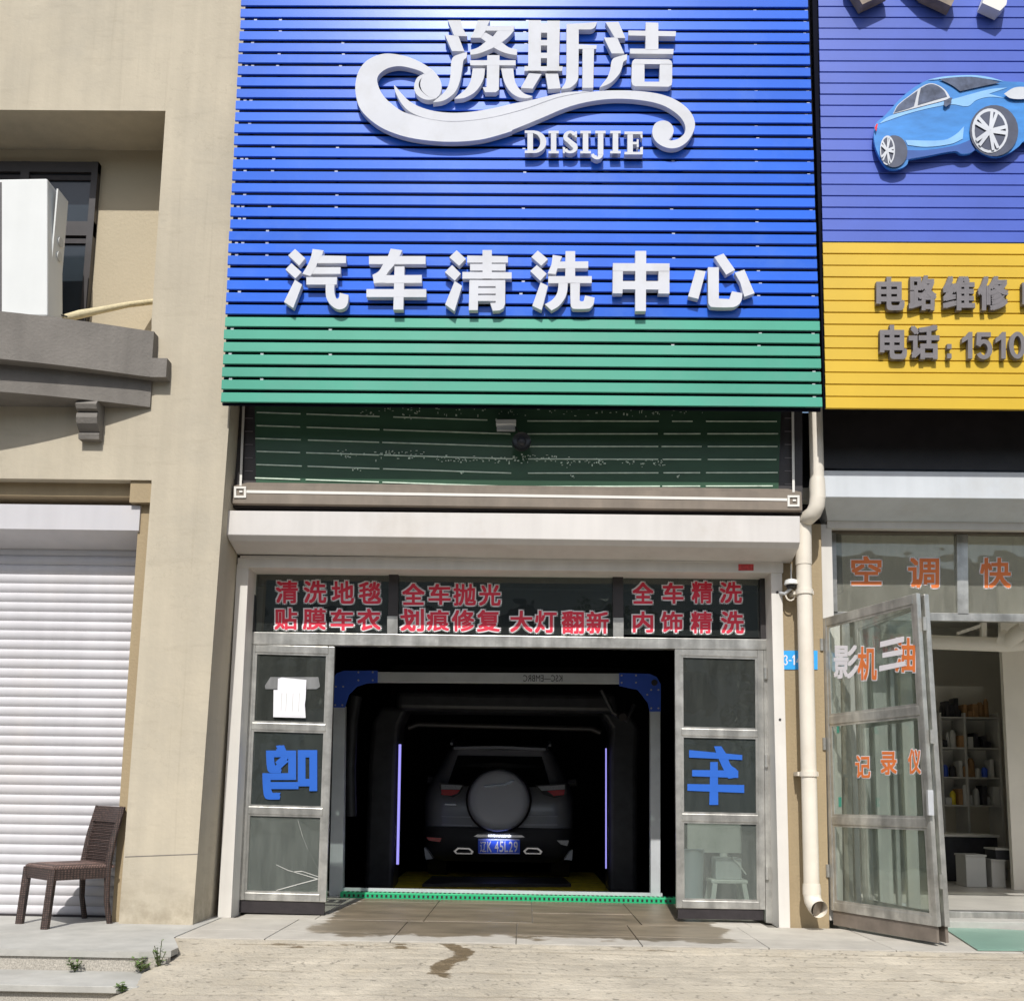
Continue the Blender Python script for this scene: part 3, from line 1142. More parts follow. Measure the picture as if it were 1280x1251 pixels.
# lights, plate, exhausts
for pix, m_, nm in (
        ([(549, 978), (579, 980.5), (573, 992), (566, 996), (551, 993)], 'carb', 'light_housing'),
        ([(551.5, 980), (578, 981.5), (575, 986.5), (551.5, 986)], 'tailw', 'tail_light'),
        ([(551.5, 986.4), (575, 987), (571, 991.5), (564, 994), (552, 993)], 'tail', 'tail_light'),
        ([(669, 981), (708, 979), (708, 994), (693, 997), (680, 993)], 'carb', 'light_housing'),
        ([(672, 982.5), (706, 980.5), (706, 986), (677, 988)], 'tailw', 'tail_light'),
        ([(684, 988), (706, 986.5), (705, 993), (692, 994.5)], 'tail', 'tail_light')):
    pp(nm, pix, 4.175 if m_ == 'carb' else 4.168, .2, m_, car)
for pix, m_ in (([(533, 1046), (552, 1047), (550, 1052), (536, 1050)], 'tail'), ([(696, 1050), (711, 1050), (709, 1057), (701, 1055)], 'tailw')):
    pp('reflector', pix, 4.17, .2, m_, car)
for pix in ([(530, 1059), (534, 1062), (541, 1073), (532, 1074)], [(716, 1062), (712, 1064), (705, 1074), (715, 1075)]):
    pp('corner_trim', pix, 4.2, .2, 'steel2', car)
pp('chrome_strip', [(592, 1045), (597, 1042.5), (652, 1043.5), (656, 1046), (650, 1046.5), (598, 1046)], 4.165, .05, 'chrome', car)
for x0_, x1_ in ((567, 592), (654, 678)):
    o_ = [(x0_, 1063.5), (x0_ + 5, 1059), (x1_ - 5, 1059.5), (x1_, 1064), (x1_ - 2, 1067.5), (x0_ + 3, 1067)]
    pp('exhaust', o_, 4.15, .1, 'chrome', car)
    i_ = [(x0_ + 3, 1063.3), (x0_ + 6.5, 1060.8), (x1_ - 6.5, 1061.3), (x1_ - 3, 1064), (x1_ - 4, 1065.8), (x0_ + 4, 1065.5)]
    pp('exhaust_opening', i_, 4.147, .02, 'black', car)
# body creases
for ya in (1019.5, 1030):
    pp('crease', [(552, ya), (590, ya + 1), (590, ya + 2), (552, ya + 1)], ysurf(.8) - .012, .03, 'cover', car)
    pp('crease', [(655, ya), (697, ya), (697, ya + 1), (655, ya + 1)], ysurf(.8) - .012, .03, 'cover', car)
pp('badge', [(556, 1004), (570, 1004.5), (570, 1006.5), (556, 1006)], 4.23, .05, 'chrome', car)
pp('tow_cover', [(585, 1038.5), (665, 1039.5), (665, 1041), (585, 1040)], 4.15, .05, 'carb', car)
pl = pp('number_plate', [(597.5, 1048), (650, 1049), (650, 1067.5), (597.5, 1066.5)], 4.14, .03, 'plate', car, .003)
xx = 600
for ch, w_ in (('辽', 9), ('K', 6.5), ('·', 2), ('4', 6), ('5', 6), ('L', 5.5), ('2', 6), ('9', 6)):
    if ch == '·':
        xx += 2.6
        continue
    text('character', ch, quadpx(xx, 1051.2, xx + w_ - 1, 1064.6, 4.1365), 'wv', pl, r=.012)
    xx += w_ + .1
for x0_, x1_, y0_, y1_ in ((598.3, 649.2, 1048.9, 1049.6), (598.3, 649.2, 1066, 1066.7)):
    pp('border', rc(x0_, y0_, x1_, y1_), 4.1375, .003, 'wv', pl)
lamp = bpy.data.lights.new('plate_lamp', 'AREA')
lamp.energy = .35
lamp.size = .25
lamp.shape = 'RECTANGLE'
lamp.size_y = .02
lamp.color = (.75, .8, 1)
lo = bpy.data.objects.new('plate_lamp', lamp)
COL.objects.link(lo)
lo.parent = car
lo.matrix_parent_inverse = Matrix.Translation(-Vector(car.location))
lo.location = at(624, 1045, 4.09)
lo.rotation_euler = (R(38), 0, 0)
pp('scuff', [(604, 982), (632, 979), (636, 976), (644, 975), (640, 978), (633, 981), (606, 984)], 3.925, .02, 'chrome', sp)

# =============================================================== MAIN SIGN
SY = -.60
sg = thing('shop_sign', 'big blue and green slatted sign with raised white lettering over the wash bay', 'sign', (-.07, SY, 3.62))
PIT, HT = .0943, .0712
zz0 = 3.628


def slat_mesh(w, h, d, name='slat'):
    pr = [(0, .003), (0, h - .003), (.003, h), (d, h), (d, h - .004), (.006, h - .006), (.006, .006), (d, .004), (d, 0), (.003, 0)]
    return MB().poly([(0, y, z_) for y, z_ in pr], (w, 0, 0)).mesh(name)


smb = slat_mesh(4.245, HT, .013)
k = 0
while zz0 + k * PIT < 7.6:
    zc = zz0 + k * PIT
    o = link('slat', smb.copy() if k == 7 else smb, None, sg)
    if k in (0, 7):
        o.data.materials.clear()
        o.data.materials.append(MAT['green' if k == 0 else 'blue'])
        if k == 7:
            smb = o.data
    o.location = (lerp(-2.192, -2.214, (zc - 3.6) / 3.2) + random.uniform(-.003, .003), SY + random.uniform(-.002, .002), zc)
    o.rotation_euler = (random.uniform(-.012, .012), -.0022 + random.uniform(-.0004, .0004), 0)
    o.matrix_parent_inverse = Matrix.Translation(-Vector(sg.location))
    k += 1
box('backing', -2.20, 2.06, SY + .06, SY + .08, 3.63, 7.7, 'back', sg)
cl = MB()
for kk in range(1, k):
    zc = zz0 + kk * PIT
    for xpx in (-2.155, -2.12, -1.93, -1.45, -.08, 1.0, 1.62, 2.0):
        if random.random() < .33:
            x = xpx + random.uniform(-.01, .01)
            cl.box(x, x + .022, SY + .012, SY + .045, zc - .0245, zc - .004)
kind(cl.build('mounting_clip', 'clip', sg), 'stuff')
LY = SY - .062     # lettering face
LD = .05


def smooth(L, n=4, lim=48):
    m = len(L)
    V = [Vector(p) for p in L]
    sharp = []
    for i in range(m):
        a, b = V[i] - V[i - 1], V[(i + 1) % m] - V[i]
        sharp.append(a.length < 1e-6 or b.length < 1e-6 or math.degrees(a.angle(b)) > lim)
    out_ = []
    for i in range(m):
        p0, p1, p2, p3 = V[i - 1], V[i], V[(i + 1) % m], V[(i + 2) % m]
        ch_l = (p2 - p1).length
        t1 = (p2 - p1) if sharp[i] else (p2 - p0).normalized() * ch_l
        t2 = (p2 - p1) if sharp[(i + 1) % m] else (p3 - p1).normalized() * ch_l
        for k_ in range(n):
            t = k_ / n
            out_.append(tuple(p1 * (2 * t ** 3 - 3 * t ** 2 + 1) + t1 * (t ** 3 - 2 * t ** 2 + t) + p2 * (-2 * t ** 3 + 3 * t ** 2) + t2 * (t ** 3 - t ** 2)))
    return out_


def strokes(name, org, s, polys, m='white', Y=LY, D=LD, parent=None, label=None):
    mb = MB()
    for i, p in enumerate(polys):
        if len(p) >= 9:
            p = smooth(p, 4 if len(p) > 20 else 3)
        dy = .0006 * i
        mb.poly([at(org[0] + x / s, org[1] + y / s, Y) + Vector((0, dy, 0)) for x, y in p], (0, D - dy * .5, 0))
    o = mb.build(name, m, parent or sg)
    if label:
        o['label'] = label
    return o


A = 12.51
strokes('character', (350, 305), A, [
    [(235, 80), (395, 225), (300, 340), (128, 180)],
    [(178, 300), (335, 440), (240, 540), (85, 400)],
    [(232, 560), (345, 635), (205, 1000), (62, 905)],
    [(510, 78), (680, 100), (650, 180), (580, 300), (560, 360), (500, 465), (470, 500), (348, 465), (430, 330), (480, 210)],
    [(640, 180), (1030, 185), (1030, 298), (560, 298)],
    [(540, 360), (945, 360), (945, 465), (480, 465)],
    [(410, 515), (890, 515), (885, 632), (410, 632)],
    [(715, 516), (888, 516), (850, 640), (850, 760), (865, 820), (880, 850), (905, 855), (925, 820), (930, 760), (1070, 795), (1062, 900), (1040, 960), (1000, 1000), (930, 1020), (870, 1005), (810, 965), (750, 895), (715, 800)]])
strokes('character', (450, 305), A, [
    [(480, 75), (660, 100), (620, 185), (540, 320), (410, 485), (400, 600), (220, 615), (195, 485), (290, 430), (360, 320), (435, 190)],
    [(140, 190), (1025, 190), (1025, 315), (140, 315)],
    [(200, 490), (965, 485), (965, 608), (215, 612)],
    [(100, 705), (1035, 705), (1035, 830), (100, 828)],
    [(540, 350), (695, 350), (675, 1025), (520, 1025)]])
strokes('character', (550, 305), A, [
    [(260, 100), (405, 235), (300, 345), (145, 210)],
    [(190, 330), (325, 465), (230, 575), (75, 440)],
    [(230, 580), (345, 655), (225, 1050), (80, 945)],
    [(665, 95), (810, 95), (810, 540), (665, 540)],
    [(425, 180), (1062, 190), (1062, 290), (425, 290)],
    [(470, 310), (1025, 310), (1025, 412), (470, 412)],
    [(350, 435), (1120, 440), (1120, 540), (350, 540)],
    [(460, 560), (600, 560), (590, 1030), (450, 1030)],
    [(870, 560), (1020, 560), (1018, 930), (990, 1000), (930, 1035), (825, 1040), (785, 920), (870, 915)],
    [(460, 560), (1020, 560), (1020, 655), (460, 655)],
    [(590, 682), (880, 682), (880, 770), (590, 770)],
    [(590, 795), (880, 795), (880, 885), (590, 885)]])
strokes('character', (655, 305), A, [
    [(215, 105), (375, 240), (270, 340), (115, 205)],
    [(200, 330), (355, 465), (255, 575), (97, 425)],
    [(260, 600), (375, 655), (275, 1035), (130, 965)],
    [(450, 170), (595, 195), (560, 275), (495, 470), (370, 460), (430, 320)],
    [(540, 275), (1005, 270), (1005, 375), (520, 380)],
    [(650, 110), (800, 110), (800, 600), (645, 600)],
    [(380, 500), (1060, 500), (1060, 608), (380, 610)],
    [(540, 600), (685, 600), (680, 700), (665, 780), (630, 860), (540, 970), (430, 1035), (325, 940), (430, 880), (500, 800), (530, 720)],
    [(725, 600), (875, 600), (870, 880), (900, 895), (935, 885), (955, 800), (1105, 835), (1090, 930), (1060, 975), (1020, 1005), (780, 1010), (745, 985), (730, 930)]])
strokes('character', (755, 305), A, [
    [(490, 110), (660, 110), (655, 1050), (490, 1050)],
    [(140, 300), (1025, 305), (1025, 425), (140, 422)],
    [(280, 580), (870, 580), (870, 712), (280, 708)],
    [(140, 300), (300, 300), (290, 772), (135, 770)],
    [(855, 305), (1025, 305), (1025, 775), (850, 772)]])
strokes('character', (855, 305), A, [
    [(185, 405), (340, 430), (225, 860), (65, 820)],
    [(375, 365), (545, 365), (545, 855), (715, 862), (750, 740), (912, 770), (905, 860), (880, 920), (830, 965), (750, 990), (430, 985), (400, 960), (382, 920)],
    [(620, 150), (798, 405), (660, 480), (475, 205)],
    [(945, 400), (1105, 770), (945, 825), (880, 600), (795, 450)]])
B = 10.425
strokes('character', (540, 20), B, [
    [(205, 60), (375, 60), (410, 180), (460, 268), (290, 262)],
    [(165, 245), (345, 265), (420, 460), (260, 460)],
    [(455, 470), (450, 540), (412, 575), (395, 680), (375, 800), (350, 890), (320, 960), (285, 1010), (240, 1050), (190, 1085), (120, 1113), (10, 1125), (100, 1050), (180, 970), (225, 870), (245, 720), (250, 600), (270, 545), (310, 515)],
    [(595, 60), (755, 60), (720, 130), (700, 190), (640, 285), (500, 285), (550, 190)],
    [(720, 130), (1075, 130), (1060, 195), (690, 190)],
    [(870, 185), (1072, 185), (1000, 270), (910, 340), (800, 410), (700, 455), (600, 490), (500, 505), (495, 445), (600, 410), (700, 335), (800, 260)],
    [(600, 262), (700, 215), (780, 260), (900, 335), (1000, 408), (1110, 435), (1105, 510), (1000, 492), (900, 460), (800, 405), (700, 330)],
    [(490, 575), (1090, 575), (1090, 640), (500, 640)],
    [(720, 508), (880, 508), (870, 960), (830, 990), (690, 990), (660, 925), (710, 925)],
    [(530, 680), (690, 680), (675, 800), (630, 900), (585, 960), (530, 1010), (430, 1060), (360, 1073), (290, 1075), (340, 1030), (430, 960), (500, 850)],
    [(900, 680), (1060, 680), (1070, 790), (1090, 870), (1140, 950), (1210, 1010), (1310, 1040), (1280, 1060), (1180, 1065), (1080, 1030), (1000, 960), (940, 850)]])
strokes('character', (640, 20), B, [
    [(215, 60), (378, 60), (375, 715), (210, 715)],
    [(460, 65), (625, 65), (612, 715), (455, 715)],
    [(370, 95), (465, 95), (465, 220), (370, 220)],
    [(370, 315), (465, 315), (465, 385), (370, 385)],
    [(370, 480), (465, 480), (465, 550), (370, 550)],
    [(165, 655), (660, 655), (655, 715), (160, 715)],
    [(220, 745), (385, 755), (270, 945), (115, 935)],
    [(435, 750), (600, 750), (635, 940), (470, 950)],
    [(710, 100), (870, 105), (865, 790), (852, 840), (825, 880), (760, 930), (700, 943), (640, 945), (690, 875), (708, 800)],
    [(710, 100), (940, 90), (1110, 75), (1095, 120), (1070, 155), (1030, 172), (870, 172)],
    [(865, 365), (1105, 378), (1100, 425), (865, 425)],
    [(920, 400), (1070, 400), (1060, 930), (918, 930)]])
strokes('character', (740, 20), B, [
    [(175, 85), (345, 80), (435, 290), (300, 290)],
    [(155, 285), (330, 285), (420, 490), (255, 490)],
    [(458, 500), (455, 570), (410, 600), (392, 670), (365, 740), (320, 800), (265, 855), (210, 890), (100, 935), (150, 870), (205, 795), (240, 690), (250, 610), (270, 565), (310, 540)],
    [(700, 85), (865, 90), (865, 440), (698, 440)],
    [(475, 190), (1095, 200), (1090, 265), (475, 255)],
    [(495, 425), (1065, 430), (1060, 495), (497, 490)],
    [(560, 560), (1000, 565), (1035, 585), (1047, 625), (518, 625), (530, 585)],
    [(516, 855), (1045, 855), (1038, 895), (1000, 920), (560, 912), (528, 895)],
    [(520, 620), (685, 620), (685, 860), (516, 860)],
    [(885, 620), (1047, 620), (1045, 860), (880, 860)]])
# swoosh: points in crop units of two views
C1 = lambda L: [(430 + x / 5.333, 50 + y / 5.333) for x, y in L]
C2 = lambda L: [(640 + x / 5.333, 100 + y / 5.333) for x, y in L]
main = C1([(540, 232), (590, 200), (520, 155), (430, 115), (340, 96), (270, 93), (200, 112), (140, 150), (100, 205), (78, 280), (78, 360), (103, 450), (160, 520), (240, 580), (340, 625), (450, 655), (600, 675), (720, 680), (830, 675), (940, 660), (1060, 627), (1120, 608)])
main += C2([(0, 335), (100, 295), (220, 245), (330, 198), (440, 162), (560, 138), (680, 127), (800, 130), (920, 146), (1010, 172), (1080, 212), (1130, 258), (1155, 310), (1150, 355), (1110, 392), (1060, 405), (1045, 400), (1065, 375), (1078, 340), (1065, 300), (1030, 275), (985, 275), (950, 297), (935, 345), (948, 395), (990, 435), (1050, 456), (1110, 450), (1165, 415), (1203, 360), (1220, 300), (1205, 240), (1168, 190), (1110, 145), (1030, 108), (930, 85), (800, 73), (640, 72), (520, 82), (400, 101), (300, 123), (200, 157), (100, 193), (0, 222)])
main += C1([(1000, 517), (850, 540), (700, 547), (560, 528), (470, 505), (390, 478), (320, 430), (260, 370), (228, 305), (222, 255), (250, 215), (300, 187), (370, 176), (450, 190), (520, 214)])
upper = C1([(333, 300), (337, 330), (352, 370), (380, 420), (420, 465), (480, 500), (560, 525), (700, 543), (850, 536), (1000, 513)]) + C2([(0, 217), (100, 188), (200, 152), (300, 118), (400, 96), (520, 79), (460, 78), (380, 82), (300, 94), (200, 118), (100, 142), (0, 160)]) + C1([(1000, 455), (850, 480), (720, 487), (600, 475), (500, 445), (430, 405), (385, 360), (350, 318)])
arm = C1([(535, 225), (490, 250), (468, 300), (475, 350), (510, 385), (560, 400), (610, 392), (560, 378), (543, 366), (515, 340), (498, 305), (505, 270), (540, 234)])
ball = C1([(540, 232), (516, 262), (508, 300), (520, 337), (545, 365), (570, 382), (612, 391), (640, 360), (651, 305), (632, 250), (590, 200)])
sw = strokes('swoosh', (0, 0), 1, [main, [(x, y) for x, y in ball], arm])
sw2 = strokes('swoosh', (0, 0), 1, [upper], Y=LY + .004)
# DISIJIE, slab serif
D2 = 5.333


def I_(x0, x1, y0=340, y1=490):
    c = (x0 + x1) / 2
    return [[(x0, y0), (x1, y0), (x1, y0 + 17), (x0, y0 + 17)], [(c - 18, y0), (c + 18, y0), (c + 18, y1), (c - 18, y1)], [(x0, y1 - 17), (x1, y1 - 17), (x1, y1), (x0, y1)]]


def ringpoly(cx, cy, rx, ry, tx, ty, a0, a1, n=10):
    o_, i_ = [], []
    for q in range(n + 1):
        a = R(lerp(a0, a1, q / n))
        o_.append((cx + rx * math.cos(a), cy + ry * math.sin(a)))
        i_.append((cx + (rx - tx) * math.cos(a), cy + (ry - ty) * math.sin(a)))
    return o_ + i_[::-1]


strokes('character', (640, 100), D2, [[(85, 338), (150, 338), (150, 355), (85, 355)], [(85, 471), (150, 471), (150, 488), (85, 488)], [(103, 338), (140, 338), (140, 488), (103, 488)], ringpoly(145, 413, 84, 75, 40, 20, -90, 90)])
strokes('character', (640, 100), D2, I_(243, 312))
strokes('character', (640, 100), D2, [ringpoly(388, 378, 48, 40, 30, 18, 10, -90 - 180, 12)[:0] or ringpoly(388, 380, 46, 40, 28, 17, -20, -250, 10), ringpoly(388, 450, 50, 40, 28, 17, 160, -80, 10), [(350, 400), (370, 380), (435, 430), (415, 462)], [(420, 342), (433, 342), (433, 385), (415, 375)], [(338, 445), (355, 450), (352, 488), (340, 488)]])
strokes('character', (640, 100), D2, I_(455, 526))
strokes('character', (640, 100), D2, [[(555, 340), (624, 340), (624, 357), (555, 357)], [(573, 340), (609, 340), (609, 500), (573, 495)], ringpoly(568, 490, 41, 40, 34, 18, 0, 150, 8), [(528, 495), (545, 490), (553, 505), (540, 520), (530, 512)]])
strokes('character', (640, 100), D2, I_(655, 725))
strokes('character', (640, 100), D2, [[(750, 345), (870, 345), (870, 362), (750, 362)], [(750, 480), (872, 480), (872, 497), (750, 497)], [(770, 345), (806, 345), (806, 497), (770, 497)], [(853, 345), (870, 345), (870, 390), (858, 385)], [(855, 450), (873, 445), (873, 497), (855, 497)], [(800, 412), (845, 412), (845, 428), (800, 428)], [(832, 395), (845, 395), (845, 446), (832, 446)]])

# =============================================================== RIGHT SIGN
s2 = thing('shop_sign', 'violet blue and yellow slatted sign with a car picture at the right', 'sign', (3.2, -.55, 3.64))
XL = 2.098
zz0 = 3.648
P2 = .0901
m1 = slat_mesh(3.2, .0838, .02)
m1.materials.append(MAT['yellow'])
m2 = m1.copy()
m2.materials.clear()
m2.materials.append(MAT['violet'])
k = 0
while zz0 + k * P2 < 7.5:
    zc = zz0 + k * P2
    o = bpy.data.objects.new('slat', m1 if k < 14 else m2)
    COL.objects.link(o)
    o.parent = s2
    o.matrix_parent_inverse = Matrix.Translation(-Vector(s2.location))
    o.location = (lerp(2.094, 2.125, (zc - 3.6) / 3.2), -.55 + random.uniform(-.001, .001), zc)
    o.rotation_euler = (random.uniform(-.006, .006), -.003, 0)
    k += 1
box('backing', 2.09, 5.3, -.515, -.50, 3.655, 7.6, 'back', s2)
GY = -.595
chs = [('电', 1095.5, 346, 1131, 388), ('路', 1136, 344, 1171, 388), ('维', 1178.5, 345, 1219, 388), ('修', 1222.5, 345, 1261, 388), ('电', 1278, 347, 1314, 389),
       ('电', 1100, 406, 1134, 449), ('话', 1136, 406, 1174.5, 449)]
for ch, x0_, y0_, x1_, y1_ in chs:
    text('character', ch, quadpx(x0_, y0_, x1_, y1_, GY), 'grey', s2, r=.036 if ord(ch) > 1000 else .035, depth=.035, stag=.0005)
for y0_, y1_ in ((430, 436), (442, 448)):
    pp('character', rc(1184, y0_, 1189.5, y1_), GY, .035, 'grey', s2)
def arcband(cx, cy, rx, ry, tx, ty, a0, a1, n=14):
    o_ = [(cx + rx * math.cos(R(lerp(a0, a1, q / n))), cy + ry * math.sin(R(lerp(a0, a1, q / n)))) for q in range(n + 1)]
    i_ = [(cx + (rx - tx) * math.cos(R(lerp(a0, a1, q / n))), cy + (ry - ty) * math.sin(R(lerp(a0, a1, q / n)))) for q in range(n + 1)]
    return o_ + i_[::-1]


one = [(838, 512), (868, 512), (868, 725), (832, 725), (832, 572), (785, 600), (785, 560), (820, 540)]
strokes('digit', (1080, 335), 6.4, [one], 'grey', GY, .035, s2)
strokes('digit', (1080, 335), 6.4, [[(x + 267, y) for x, y in one]], 'grey', GY, .035, s2)
strokes('digit', (1080, 335), 6.4, [[(905, 514), (1015, 514), (1015, 550), (940, 550), (932, 612), (898, 618)], arcband(960, 650, 68, 80, 38, 34, -155, 150)], 'grey', GY, .035, s2)
strokes('digit', (1080, 335), 6.4, [arcband(1228, 618, 66, 108, 36, 34, 0, 180), arcband(1228, 618, 66, 108, 36, 34, 180, 360)], 'grey', GY, .035, s2)
# feet of letters cut by the top of the picture
for pix in ([(1058, -26), (1078, 6), (1112, -10), (1100, -34)], [(1130, -32), (1155, -8), (1189, 8), (1198, -10), (1180, -34)], [(1228, 4), (1250, 14), (1258, 6), (1262, -20), (1240, -30)]):
    pp('character', pix, -.66, .09, 'rustwhite' if pix[0][0] < 1200 else 'wline', s2)
# car picture board
E6 = 6.4


def cpix(L):
    return [(1080 + x / E6, 80 + y / E6) for x, y in L]


def ell(cx, cy, rx, ry, n=26, rot=0):
    return [(cx + rx * math.cos(2 * math.pi * k_ / n), cy + ry * math.sin(2 * math.pi * k_ / n)) for k_ in range(n)]


body = [(85, 510), (100, 470), (170, 410), (225, 350), (300, 270), (400, 190), (510, 130), (580, 112), (680, 97), (870, 90), (1000, 105), (1130, 140), (1280, 148), (1420, 180), (1560, 260), (1640, 380), (1620, 540), (1440, 620), (1280, 620), (1240, 660), (1150, 720), (1050, 745), (960, 715), (900, 680), (850, 715), (780, 722), (730, 700), (500, 740), (355, 765), (345, 805), (300, 835), (220, 845), (160, 805), (100, 690), (80, 600)]
cbp = thing('car_picture', 'cut-out picture board of a blue car fixed on the violet slats', 'picture board', at(1180, 200, -.6))
BY = -.61
pp('board', cpix(smooth(body)), BY, .02, 'cw', cbp)
lay = [
    ([(250, 800), (330, 690), (500, 690), (740, 650), (870, 600), (900, 680), (850, 712), (780, 718), (730, 698), (500, 738), (355, 764)], 'cw6'),
    ([(120, 480), (400, 385), (700, 325), (830, 340), (900, 290), (1010, 265), (1130, 275), (1000, 240), (1150, 190), (1000, 205), (720, 280), (400, 360), (200, 420)], 'cw2'),
    ([(330, 610), (640, 610), (740, 560), (800, 500), (790, 600), (700, 640), (500, 665), (350, 650)], 'cw2'),
    ([(510, 130), (600, 108), (700, 98), (870, 92), (1000, 107), (1120, 142), (990, 122), (860, 104), (700, 110), (600, 125)], 'cw2'),
    ([(232, 400), (270, 330), (370, 250), (450, 190), (520, 158), (580, 165), (650, 210), (690, 270), (650, 290), (520, 325), (350, 370)], 'cw5'),
    ([(240, 392), (275, 332), (372, 254), (430, 215), (410, 300), (400, 340), (350, 360)], 'cw3'),
    ([(455, 195), (520, 164), (580, 172), (640, 215), (665, 262), (600, 280), (430, 330), (440, 260)], 'cw3'),
    ([(600, 122), (700, 110), (860, 107), (980, 122), (1090, 150), (900, 190), (770, 220), (700, 170)], 'cw3'),
    (ell(240, 700, 108, 128), 'cw4'), (ell(1040, 535, 195, 205), 'cw4'),
    (ell(188, 692, 60, 118), 'cw5'), (ell(187, 692, 50, 104), 'cw4'),
    (ell(1008, 535, 145, 178), 'cw5'), (ell(1010, 535, 125, 155), 'cw4'),
    ([(1120, 240), (1200, 192), (1290, 186), (1400, 205), (1390, 265), (1270, 282), (1170, 275)], 'cw5'),
    ([(85, 510), (100, 480), (112, 480), (98, 540)], 'tail'),
    ([(640, 300), (680, 275), (708, 270), (690, 320), (655, 345), (638, 330)], 'cw3'),
]
for i, (L_, m_) in enumerate(lay):
    pp('print', cpix(smooth(L_) if 6 < len(L_) < 20 else L_), BY - .0012 * (i + 1), .001, m_, cbp)
q = len(lay)
for cx_, cy_, rx_, ry_ in ((187, 692, 52, 106), (1010, 535, 128, 158)):
    for s5 in range(5):
        for dd in (-.16, .16):
            a = 2 * math.pi * s5 / 5 - 1.3 + dd
            q += 1
            u, v = math.cos(a), math.sin(a)
            wv_ = .09
            pts = [(cx_ + rx_ * (.1 * math.cos(a - 1.5)), cy_ + ry_ * .1 * math.sin(a - 1.5)), (cx_ + rx_ * math.cos(a - wv_), cy_ + ry_ * math.sin(a - wv_)), (cx_ + rx_ * math.cos(a + wv_), cy_ + ry_ * math.sin(a + wv_)), (cx_ + rx_ * (.1 * math.cos(a + 1.5)), cy_ + ry_ * .1 * math.sin(a + 1.5))]
            pp('print', cpix(pts), BY - .020 - .0003 * (q - len(lay)), .002, 'cw5', cbp)

# =============================================================== UPPER WINDOW OVER THE BAY
uw = thing('upper_window', 'long dark green window with painted sun glint stripes under the slatted sign', 'window', (-.1, -.1, 3.03))
UY = -.22
pp('frame', [(289, 488), (1003, 488), (1003, 641), (287, 634)], UY + .03, .3, 'dframe', uw)
pp('pane', [(318, 488), (977, 490), (973, 612), (320, 604)], UY + .015, .01, 'film', uw)
pp('sill', [(292, 607), (1002, 615), (1003, 638), (290, 629)], UY - .03, .055, 'sill', uw, .003)
pp('sill_lip', [(310, 603), (985, 611), (1002, 615), (292, 607)], UY + .0, .02, 'sill', uw)
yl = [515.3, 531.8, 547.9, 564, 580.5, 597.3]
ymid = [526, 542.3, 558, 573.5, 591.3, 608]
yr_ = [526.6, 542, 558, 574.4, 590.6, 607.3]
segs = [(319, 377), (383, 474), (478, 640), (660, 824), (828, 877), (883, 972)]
for r_ in range(6):  # pale lines paint the sun glints through the slat gaps onto the pane
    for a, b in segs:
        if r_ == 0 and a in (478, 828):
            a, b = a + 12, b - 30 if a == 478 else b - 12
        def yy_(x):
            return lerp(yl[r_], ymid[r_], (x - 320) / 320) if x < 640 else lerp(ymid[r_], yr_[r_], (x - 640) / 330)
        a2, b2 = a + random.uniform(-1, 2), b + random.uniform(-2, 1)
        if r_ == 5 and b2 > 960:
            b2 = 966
        pp('glint_stripe', [(a2, yy_(a2) - .7), (b2, yy_(b2) - .7), (b2, yy_(b2) + .7), (a2, yy_(a2) + .7)], UY + .009, .004, 'strip', uw)
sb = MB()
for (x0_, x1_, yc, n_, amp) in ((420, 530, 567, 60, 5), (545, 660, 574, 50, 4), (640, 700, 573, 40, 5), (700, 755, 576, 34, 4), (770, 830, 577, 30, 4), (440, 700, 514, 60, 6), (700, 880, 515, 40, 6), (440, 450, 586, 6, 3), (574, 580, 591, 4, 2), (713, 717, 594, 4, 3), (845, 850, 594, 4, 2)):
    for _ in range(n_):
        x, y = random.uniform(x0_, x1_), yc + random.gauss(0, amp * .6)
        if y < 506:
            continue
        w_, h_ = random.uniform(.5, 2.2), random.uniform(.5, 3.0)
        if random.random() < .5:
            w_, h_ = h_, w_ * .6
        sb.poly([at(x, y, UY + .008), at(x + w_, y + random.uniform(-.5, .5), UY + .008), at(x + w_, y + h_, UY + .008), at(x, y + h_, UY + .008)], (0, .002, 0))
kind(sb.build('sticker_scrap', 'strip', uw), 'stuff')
# white tape line with square corners
TY = UY - .034
pp('tape_line', [(308, 612.6), (984, 622.8), (984, 626), (308, 616)], TY, .003, 'wline', uw)
for pix in ([(303, 505), (306, 505), (302, 607), (299.2, 607)], [(989.5, 508), (992.5, 508), (993.5, 617), (990.5, 617)]):
    pp('tape_line', pix, UY - .002, .004, 'wline', uw)
for cx_, cy_ in ((300, 615), (992, 626)):
    for pix in (rc(cx_ - 7.5, cy_ - 7, cx_ + 7.5, cy_ - 4.4), rc(cx_ - 7.5, cy_ + 4.4, cx_ + 7.5, cy_ + 7), rc(cx_ - 7.5, cy_ - 7, cx_ - 4.8, cy_ + 7), rc(cx_ + 4.8, cy_ - 7, cx_ + 7.5, cy_ + 7), rc(cx_ - 1, cy_ - 2, cx_ + 3, cy_ + .5)):
        pp('tape_square', pix, TY - .003 - random.uniform(0, .002), .003, 'wline', uw)
for sx0, sx1 in ((306, 316), (981, 990)):
    for r_ in range(6):
        y = 522 + r_ * 16.5
        pp('frame_rib', [(sx0, y), (sx1, y + .2), (sx1, y + 1.2), (sx0, y + 1)], UY + .027, .004, 'grey', uw)
pp('frame_rib', rc(289, 505, 292, 629), UY + .0, .03, 'sill', uw)

